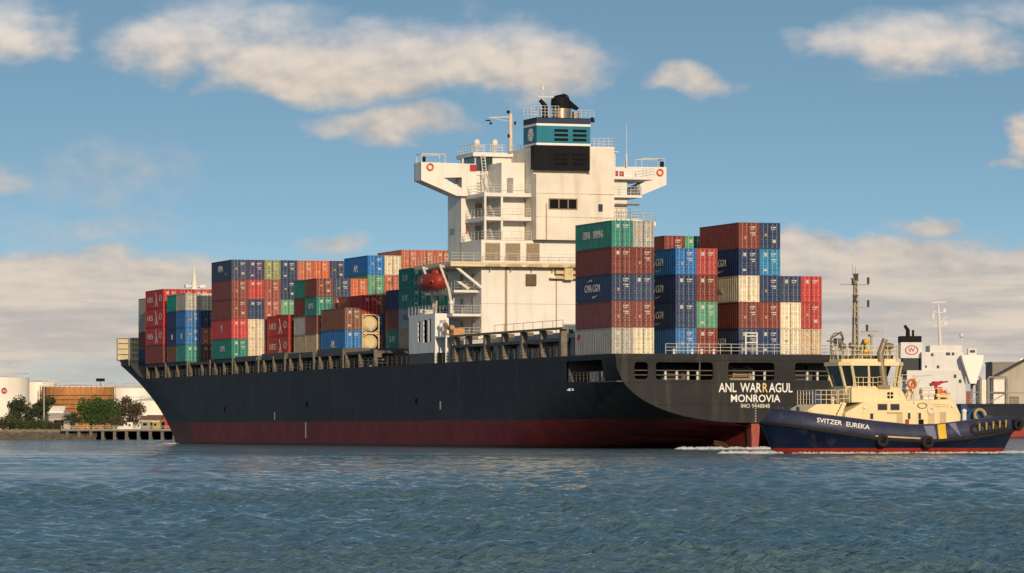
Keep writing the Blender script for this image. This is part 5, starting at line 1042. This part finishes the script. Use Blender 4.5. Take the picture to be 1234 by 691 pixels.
# sheds and gear on the wharf
def shed(px, Y, w_, d_, h_, M, RM_, label, zb=2.42, ridge=.9, door=True):
    b = empty('shed', (px_x(px, Y), Y, zb)); tag(b, label, 'shed'); m = MB(); m.box((-w_/2, -d_/2, 0), (w_/2, d_/2, h_)); m.build('wall', M, b)
    m = MB(); m.prism([(-d_/2-.3, h_), (0, h_+ridge), (d_/2+.3, h_), (d_/2+.3, h_+.14), (0, h_+ridge+.16), (-d_/2-.3, h_+.14)], lambda p: (-w_/2-.3, p[0], p[1]+.005), lambda p: (w_/2+.3, p[0], p[1]+.005)); m.build('roof', RM_, b)
    if door: m = MB(); m.box((-w_*.2, -d_/2-.05, 0), (w_*.15, -d_/2-.003, h_*.75)); m.build('door', DARK, b)
    return b
shed(200, 1045, 9, 6, 2.6, mat('red_shed_wall', (.30,.12,.09), .7, var=.3), mat('dull_red_roof', (.26,.06,.05), .7, var=.3), 'red-roofed shed behind the bow')
shed(183, 1040, 4.5, 4, 2.4, mat('cream_shed_wall', (.50,.40,.22), .7, var=.3), mat('shed_brown', (.18,.10,.07), .8), 'small cream shed with a brown roof beside the red one')
shed(73, 1060, 7, 5, 3.2, mat('pale_shed_wall', (.42,.38,.34), .7, var=.3), mat('shed_grey', (.46,.42,.38), .7), 'pale grey shed behind the small dark tree')
shed(66, 1075, 5, 4, 5.0, TW, TW, 'white shed standing between the two dark trees')
for i, (p, w_, h_, d_, M, l_) in enumerate(((207, 3.2, 2.6, 2.4, REDP, 'bright red cabin on the wharf touching the bow'), (188, 1.5, 1.7, 1.5, mat('dull_yellow', (.42,.29,.08), .7, var=.3), 'yellow cabin on the wharf'), (176, 2.2, 1.8, 1.6, CONC, 'grey cabin on the wharf beside the thin lamp post'), (157, 1.3, 1.5, 1.2, WHITE, 'small white cabin on the wharf under the brown tree'))):
    c_ = empty('cabin', (px_x(p, 1014), 1014, 2.56)); tag(c_, l_, 'cabin'); m = MB(); m.box((-w_/2, -d_/2, 0), (w_/2, d_/2, h_)); m.build('wall', M, c_); m = MB(); m.box((-w_/2-.1, -d_/2-.1, h_+.004), (w_/2+.1, d_/2+.1, h_+.14)); m.build('roof', RAILM, c_); m = MB(); m.box((-w_*.3, -d_/2-.03, h_*.4), (w_*.1, -d_/2-.003, h_*.8)); m.build('window', DARK, c_)
m = MB(); rg = random.Random(9)
for i in range(40): m.tube((i*3.1, 0, 0), (i*3.1, 0, .7), .05, n=5)
m.tube((0, 0, .7), (121, 0, .7), .04, n=5); m.tube((0, 0, .4), (121, 0, .5), .04, n=5)
o = m.build('railing', mat('pale_rail', (.62,.55,.42), .6)); o.location = (-108, 1000.4, 2.56); tag(o, 'pale rail along the edge of the wharf', 'railing')

# ------------------------------------------------------------------ the moored cargo ship at the right
YS = 1250.0
def bx(px, py, dy=0): return ((px-617)/5030*YS-px_x(1150, YS), (520.6-py)/5030*YS+1.87)
cs = empty('cargo_ship', (px_x(1150, YS), YS, 0)); tag(cs, 'white-housed cargo ship with a dark hull moored behind the tug', 'cargo ship')
PALE = mat('cargo_shaded_white', (.62,.61,.60), .5, var=.08, sc=.2, streak=(.5,.5,.06), streak_col=(.40,.32,.25), streak_amt=.35)  # white greyed to put the shade on the house into its paint
m = MB(); ox = -30
st = [(-32, 6, 9.2), (-30, 8.5, 9.8), (-26, 9.5, 10.2), (60, 9.8, 10.2), (75, 8.0, 10.4), (88, 4, 10.9), (96, .4, 11.5)]
for x, w_, d_ in st: m.v += [(x, -w_, d_), (x+(-2 if x > 80 else 0), -w_*.96, 0), (x, -w_*.8, -3), (x, w_*.8, -3), (x, w_*.96, 0), (x, w_, d_)]
for i in range(len(st)-1):
    for j in range(6): m.f.append((i*6+j, i*6+(j+1) % 6, (i+1)*6+(j+1) % 6, (i+1)*6+j)); m.m.append(0)
m.f += [tuple(range(6))]; m.m += [0]; ch = m.build('hull', hull_mat('cargo_hull_paint', (.014,.017,.030), (.28,.05,.035), 3.2, .4), cs)
def sbox(nm, M, x0, y0, x1, y1, ya, yb, par=cs):
    a, zt = bx(x0, y0); b, zb_ = bx(x1, y1); m = MB(); m.box((a, ya, zb_), (b, yb, zt)); return m.build(nm, M, par)
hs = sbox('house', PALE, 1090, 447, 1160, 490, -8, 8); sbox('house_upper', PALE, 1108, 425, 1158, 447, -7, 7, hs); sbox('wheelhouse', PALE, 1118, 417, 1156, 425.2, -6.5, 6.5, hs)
for x0, y0, x1, y1 in ((1119, 426.5, 1122, 430), (1137, 425.5, 1142, 429), (1144, 425.5, 1147, 429), (1126, 441, 1129, 444.5), (1112, 441, 1114, 444), (1152, 458, 1155, 462), (1146, 452, 1149, 456)): sbox('window', GLASS, x0, y0, x1, y1, -8.2 if y0 > 446 else -7.1, -6.9, hs)
m = MB(); a0, z0 = bx(1154, 429); a1, _ = bx(1180, 429); b0, z1 = bx(1164, 463); b1, _ = bx(1171, 463)
m.prism([(a0, z0), (a1, z0), (a1-.2, z0-2.0), (b1, z1), (b0, z1), (a0+.2, z0-1.4)], lambda p: (p[0], -12, p[1]), lambda p: (p[0], -6, p[1])); m.build('bridge_wing', mat('wing_lit_white', (.80,.77,.72), .5, var=.05), hs)  # wing a brighter white, its sunlight put into the colour
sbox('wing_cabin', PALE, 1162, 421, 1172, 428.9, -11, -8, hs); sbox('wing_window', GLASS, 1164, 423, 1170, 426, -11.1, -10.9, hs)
fx = sbox('funnel', mat('funnel_black', (.014,.016,.024), .5), 1087, 432, 1113, 454, -4, 4, cs); sbox('white_band', PALE, 1084, 413, 1110, 432, -4.05, 4.05, fx); sbox('black_cap', BLACK, 1083.6, 405.5, 1109, 413, -4.1, 4.1, fx)
cx_, cz_ = bx(1097, 422.5); m = MB(); ring_ = lambda a: [(cx_+a*math.cos(R(i*12)), cz_+a*.72*math.sin(R(i*12))) for i in range(30)]
m.holed([ring_(2.0), ring_(1.66)], lambda p: (p[0], -4.16, p[1]), lambda p: (p[0], -4.06, p[1])); m.build('emblem', REDP, fx); text('W', 1.9, REDP, fx, (cx_, -4.15, cz_), (1, 0, 0))
m = MB(); a, z = bx(1094, 406); m.tube((a, 0, z-.5), (a, 0, z+2.2), .7, .6, 10); m.tube((a, 0, z+2), (a-1.0, 0, z+3.4), .6, .4, 10); m.tube((a+1.6, .5, z-.5), (a+1.6, .5, z+2.0), .35); m.build('exhaust_pipe', BLACK, fx)
m = MB(); a, z = bx(1133.5, 418); m.tube((a, 0, z-1), (a-.7, 0, z+12.6), .62, .35, 10); m.bar((a-2.4, 0, z+13.2), (a+1.6, 0, z+13.4), .35); m.bar((a-2.2, 0, z+10.4), (a+1.2, 0, z+10.2), .3); m.box((a-2.6, -.4, z+8.4), (a-1.9, .4, z+10)); m.box((a+.7, -.4, z+10.2), (a+1.6, .4, z+11.4)); m.tube((a-1.9, 0, z+10.2), (a-2.4, 0, z+12.3), .14); m.bar((a-2, 0, z+6.3), (a+2, 0, z+6.3), .25); m.box((a+1, -.3, z+6.3), (a+2, .3, z+7.6)); m.bar((a-.2, 0, z+6.6), (a+1.8, 0, z+9.4), .2); m.build('mast', PALE, cs)
m = MB(); a, z = bx(1159, 419); m.tube((a, 0, z-1), (a, 0, z+3), .2); m.sphere((a, 0, z+3.6), .75); m.rail([(bx(1136, 417)[0], -6, z+.4), (bx(1153, 417)[0], -6, z+.4)], .9, 1, .07, 2); m.build('radar_dome', PALE, cs, smooth=30)
for x_ in (1169, 1179.5, 1189, 1211):
    a, zt = bx(x_, 456); m = MB(); m.box((a-.35, -5, 10.2), (a+.35, -4.2, zt)); m.build('gantry_post', mat('gantry_grey', (.24,.22,.21), .6, var=.3), cs)
for x0, x1 in ((1169, 1179.5), (1189, 1211)):
    a, zt = bx(x0, 456); b, _ = bx(x1, 456); m = MB(); m.box((a, -5.1, zt), (b, -4.1, zt+.5)); m.box((a, -5.1, zt-4.4), (b, -4.1, zt-4.1)); m.bar((a, -4.6, 10.4), (b, -4.6, zt-4.3), .22); m.build('gantry_beam', mat('gantry_grey', (.2,.2,.2)), cs)
for x0, x1 in ((1177, 1188), (1195.5, 1210)):
    a, zt = bx(x0, 458); b, _ = bx(x1, 458); m = MB(); m.box((a, -3.9, 10.2), (b, 3, zt)); 
    for q in range(5): m.box((a+(b-a)*(q+.5)/5-.08, -3.98, 10.4), (a+(b-a)*(q+.5)/5+.08, -3.9, zt-.2))
    m.build('hatch_panel', mat('panel_cream', (.80,.76,.68), .6, var=.12), cs)
a, z = bx(1163, 478); m = MB(); m.box((a-.6, -8.6, 10.2), (a+.6, -8.1, z+1.5)); m.build('deck_post', mat('post_red_brown', (.30,.09,.07), .7), cs)
m = MB(); a, z = bx(1171, 461); m.box((a-1, -8.5, z-1), (a+.6, -7.5, z+1)); m.build('red_box', REDP, cs)
m = MB(); a, _ = bx(1120, 470); b, _ = bx(1240, 470); m.rail([(a, -9.4, 10.2), (b, -9.6, 10.2)], 1.2, 3, .06, 2); m.build('railing', RAILM, cs)
# warehouse behind it
YW = 1430.0
wx = lambda p: px_x(p, YW); wz = lambda y: (520.6-y)/5030*YW+1.87
wb = empty('warehouse', (wx(1234), YW, 0)); tag(wb, 'grey gabled warehouse at the right edge behind the cargo ship', 'warehouse'); o_ = wx(1234)
WGR = mat('warehouse_grey', (.43,.385,.32), .8, var=.12, sc=.1, streak=(.4,.4,.05), streak_col=(.22,.19,.16))
m = MB(); m.prism([(wx(1197)-o_, 2.3), (wx(1197)-o_, wz(457)), (wx(1240)-o_, wz(433.5)), (wx(1284)-o_, wz(457)), (wx(1284)-o_, 2.3)], lambda p: (p[0], 0, p[1]), lambda p: (p[0], 12, p[1])); m.build('wall', WGR, wb)
m = MB(); e = .5
for s_ in (0, 1):
    a, b = (1194, 1240) if not s_ else (1287, 1240); za, zb_ = wz(458.5), wz(433.2); m.add([(wx(a)-o_, -.6, za), (wx(b)-o_, -.6, zb_), (wx(b)-o_, 13, zb_), (wx(a)-o_, 13, za), (wx(a)-o_, -.6, za+e), (wx(b)-o_, -.6, zb_+e), (wx(b)-o_, 13, zb_+e), (wx(a)-o_, 13, za+e)], [(0, 1, 2, 3), (7, 6, 5, 4), (0, 4, 5, 1), (3, 2, 6, 7), (0, 3, 7, 4)])
m.build('roof', mat('roof_dark', (.10,.085,.07), .8), wb)
m = MB(); m.box((wx(1205)-o_, -.1, wz(474)), (wx(1300)-o_, -.02, wz(473.4))); m.box((wx(1216)-o_, -.1, 2.5), (wx(1228)-o_, -.02, wz(478))); m.build('cladding_seam', mat('seam_brown', (.22,.18,.14), .8), wb)
YW2 = 1520.0; sb = empty('silo_block', (px_x(1210, YW2), YW2, 0)); tag(sb, 'flat-topped grey block rising behind the warehouse gable', 'industrial block')
m = MB(); w2 = 14/5030*YW2; zt = (520.6-437.5)/5030*YW2+1.87; m.box((-w2, 0, 2), (w2+9, 22, zt)); m.build('wall', mat('block_grey', (.22,.21,.19), .8, var=.15, sc=.2), sb); m = MB(); m.box((-w2-.3, -.3, zt+.004), (w2+9.3, 22.3, zt+.5)); m.build('roof_edge', mat('block_edge', (.33,.31,.28), .7), sb)
m = MB(); m.box((6, 3, zt+.5), (7.5, 4.5, zt+1.7)); m.build('roof_vent', WHITE, sb)

# ------------------------------------------------------------------ gull, wakes
g = empty('seagull', at(687, 470.5, 300), R(20)); tag(g, 'white gull gliding low in front of the black hull', 'seagull')
m = MB(); 
for (x0, w0), (x1, w1) in zip([(-.24, .015), (-.1, .055), (.08, .06), (.2, .035)], [(-.1, .055), (.08, .06), (.2, .035), (.27, .012)]): m.tube((x0, 0, 0), (x1, 0, .01), w0, w1, 8)
m.sphere((.25, 0, .02), .04); GW = mat('gull_white', (.75,.74,.72), .7)
m.build('body', GW, g, smooth=True)
for s_ in (-1, 1):
    m = MB(); pr = [(.1, 0, .03), (.13, .25*s_, .13), (.02, .62*s_, .04), (-.02, .62*s_, .035), (-.04, .25*s_, .12), (-.06, 0, .02)]; m.add(pr+[(a, b, c-.015) for a, b, c in pr], [tuple(range(6)), tuple(range(6, 12))[::-1]]+[(i, (i+1) % 6, 6+(i+1) % 6, 6+i) for i in range(6)]); m.build('wing', GW, g)
FOAM = mat('foam', (.78,.78,.74), .8, var=.1, sc=3)
def foam(nm, path, w_, hgt, dens, seed):
    rg = random.Random(seed); m = MB()
    for (x0, y0), (x1, y1) in zip(path[:-1], path[1:]):
        L = math.hypot(x1-x0, y1-y0)
        for i in range(int(L*dens)):
            t_ = rg.random(); e = rg.gauss(0, w_); nx, ny = -(y1-y0)/L, (x1-x0)/L; x, y = x0+(x1-x0)*t_+nx*e, y0+(y1-y0)*t_+ny*e; r = rg.uniform(.25, 1)**2.2*.26*hgt
            o = len(m.v); k_ = 6
            m.v += [(x+r*rg.uniform(1.2, 2.6)*math.cos(q*1.047), y+r*1.5*math.sin(q*1.047), .0+rg.uniform(-.05, .05)) for q in range(k_)]+[(x, y, .05+r*.7)]
            for q in range(k_): m.f.append((o+q, o+(q+1) % k_, o+k_)); m.m.append(0)
    o = m.build(nm, FOAM, recalc=False, smooth='all'); return tag(o, kind='stuff')
def tw(x, y): c = Vector((TXC, TYC, 0))+Vector((-math.cos(TA), -math.sin(TA), 0))*x+Vector((math.sin(TA), -math.cos(TA), 0))*y; return (c.x, c.y)
foam('wake_foam', [tuple(sw(u, v)[:2]) for u, v in ((-3, 6.5), (-5, 10), (-6, 14), (-7, 20))], .8, 1.5, 26, 1)
foam('wake_foam', [tw(16, 1), tw(12.5, 1), tw(10.7, .6)], .5, 1.25, 40, 2)
foam('wake_foam', [tw(10.8, .3), tw(8, 3.2), tw(3, 4.4), tw(-4, 4.4), tw(-9, 4.2)], .15, .7, 22, 3)
foam('wake_foam', [tw(-9, 4.2), tw(-11.5, 2.5), tw(-14, 2.0), tw(-24, 2.4)], .6, 1.1, 26, 4)
foam('wake_foam', [tuple(sw(u, v)[:2]) for u, v in ((252, 13), (240, 7), (222, 2.4), (205, .2))], .3, 1.2, 10, 5)

# separate runs of rail, marks and fittings become parts of their own
def split_far(o, gap=.3):
    me = o.data; n = len(me.vertices); par = list(range(n))
    def find(a):
        while par[a] != a: par[a] = par[par[a]]; a = par[a]
        return a
    for e in me.edges:
        a, b = find(e.vertices[0]), find(e.vertices[1])
        if a != b: par[a] = b
    root = np.array([find(i) for i in range(n)]); ids, inv = np.unique(root, return_inverse=True); k = len(ids)
    if k < 2 or k > 420: return
    c = np.empty(n*3); me.vertices.foreach_get('co', c); c = c.reshape(-1, 3); lo = np.full((k, 3), 1e9); hi = np.full((k, 3), -1e9)
    np.minimum.at(lo, inv, c); np.maximum.at(hi, inv, c)
    near = np.all((lo[:, None]-gap <= hi[None]) & (hi[:, None]+gap >= lo[None]), -1); grp = -np.ones(k, int); g = 0
    for i in range(k):
        if grp[i] >= 0: continue
        st = [i]; grp[i] = g
        while st:
            a = st.pop()
            for b in np.where(near[a] & (grp < 0))[0]: grp[b] = g; st.append(b)
        g += 1
    if g < 2 or g > 48: return
    vg = grp[inv]; polys = [(list(p.vertices), p.material_index, p.use_smooth) for p in me.polygons]
    for q in range(g):
        idx = np.where(vg == q)[0]; mp = {int(v): i for i, v in enumerate(idx)}; fs = [([mp[v] for v in p[0]], p[1], p[2]) for p in polys if p[0][0] in mp]
        nm = bpy.data.meshes.new(me.name); nm.from_pydata([tuple(c[i]) for i in idx], [], [f[0] for f in fs])
        for M in me.materials: nm.materials.append(M)
        nm.polygons.foreach_set('material_index', [f[1] for f in fs]); nm.polygons.foreach_set('use_smooth', [f[2] for f in fs]); nm.update()
        if q == 0: keep = nm
        else:
            d = o.copy(); d.data = nm; COL.objects.link(d)
    o.data = keep
SPL = ('railing', 'pile', 'hull_vent', 'load_line_mark', 'bollard', 'lashing_post', 'window', 'plate_seam', 'drain_pipe', 'opening_shade', 'gangway_gear', 'fire_box', 'mast_light', 'ledge', 'deck_locker', 'hatch_coaming', 'deck_pipe', 'provision_crane', 'net_basket', 'stair', 'rescue_gear')
for o in list(S.objects):
    if o.type == 'MESH' and o.parent and o.name.split('.')[0] in SPL: split_far(o)
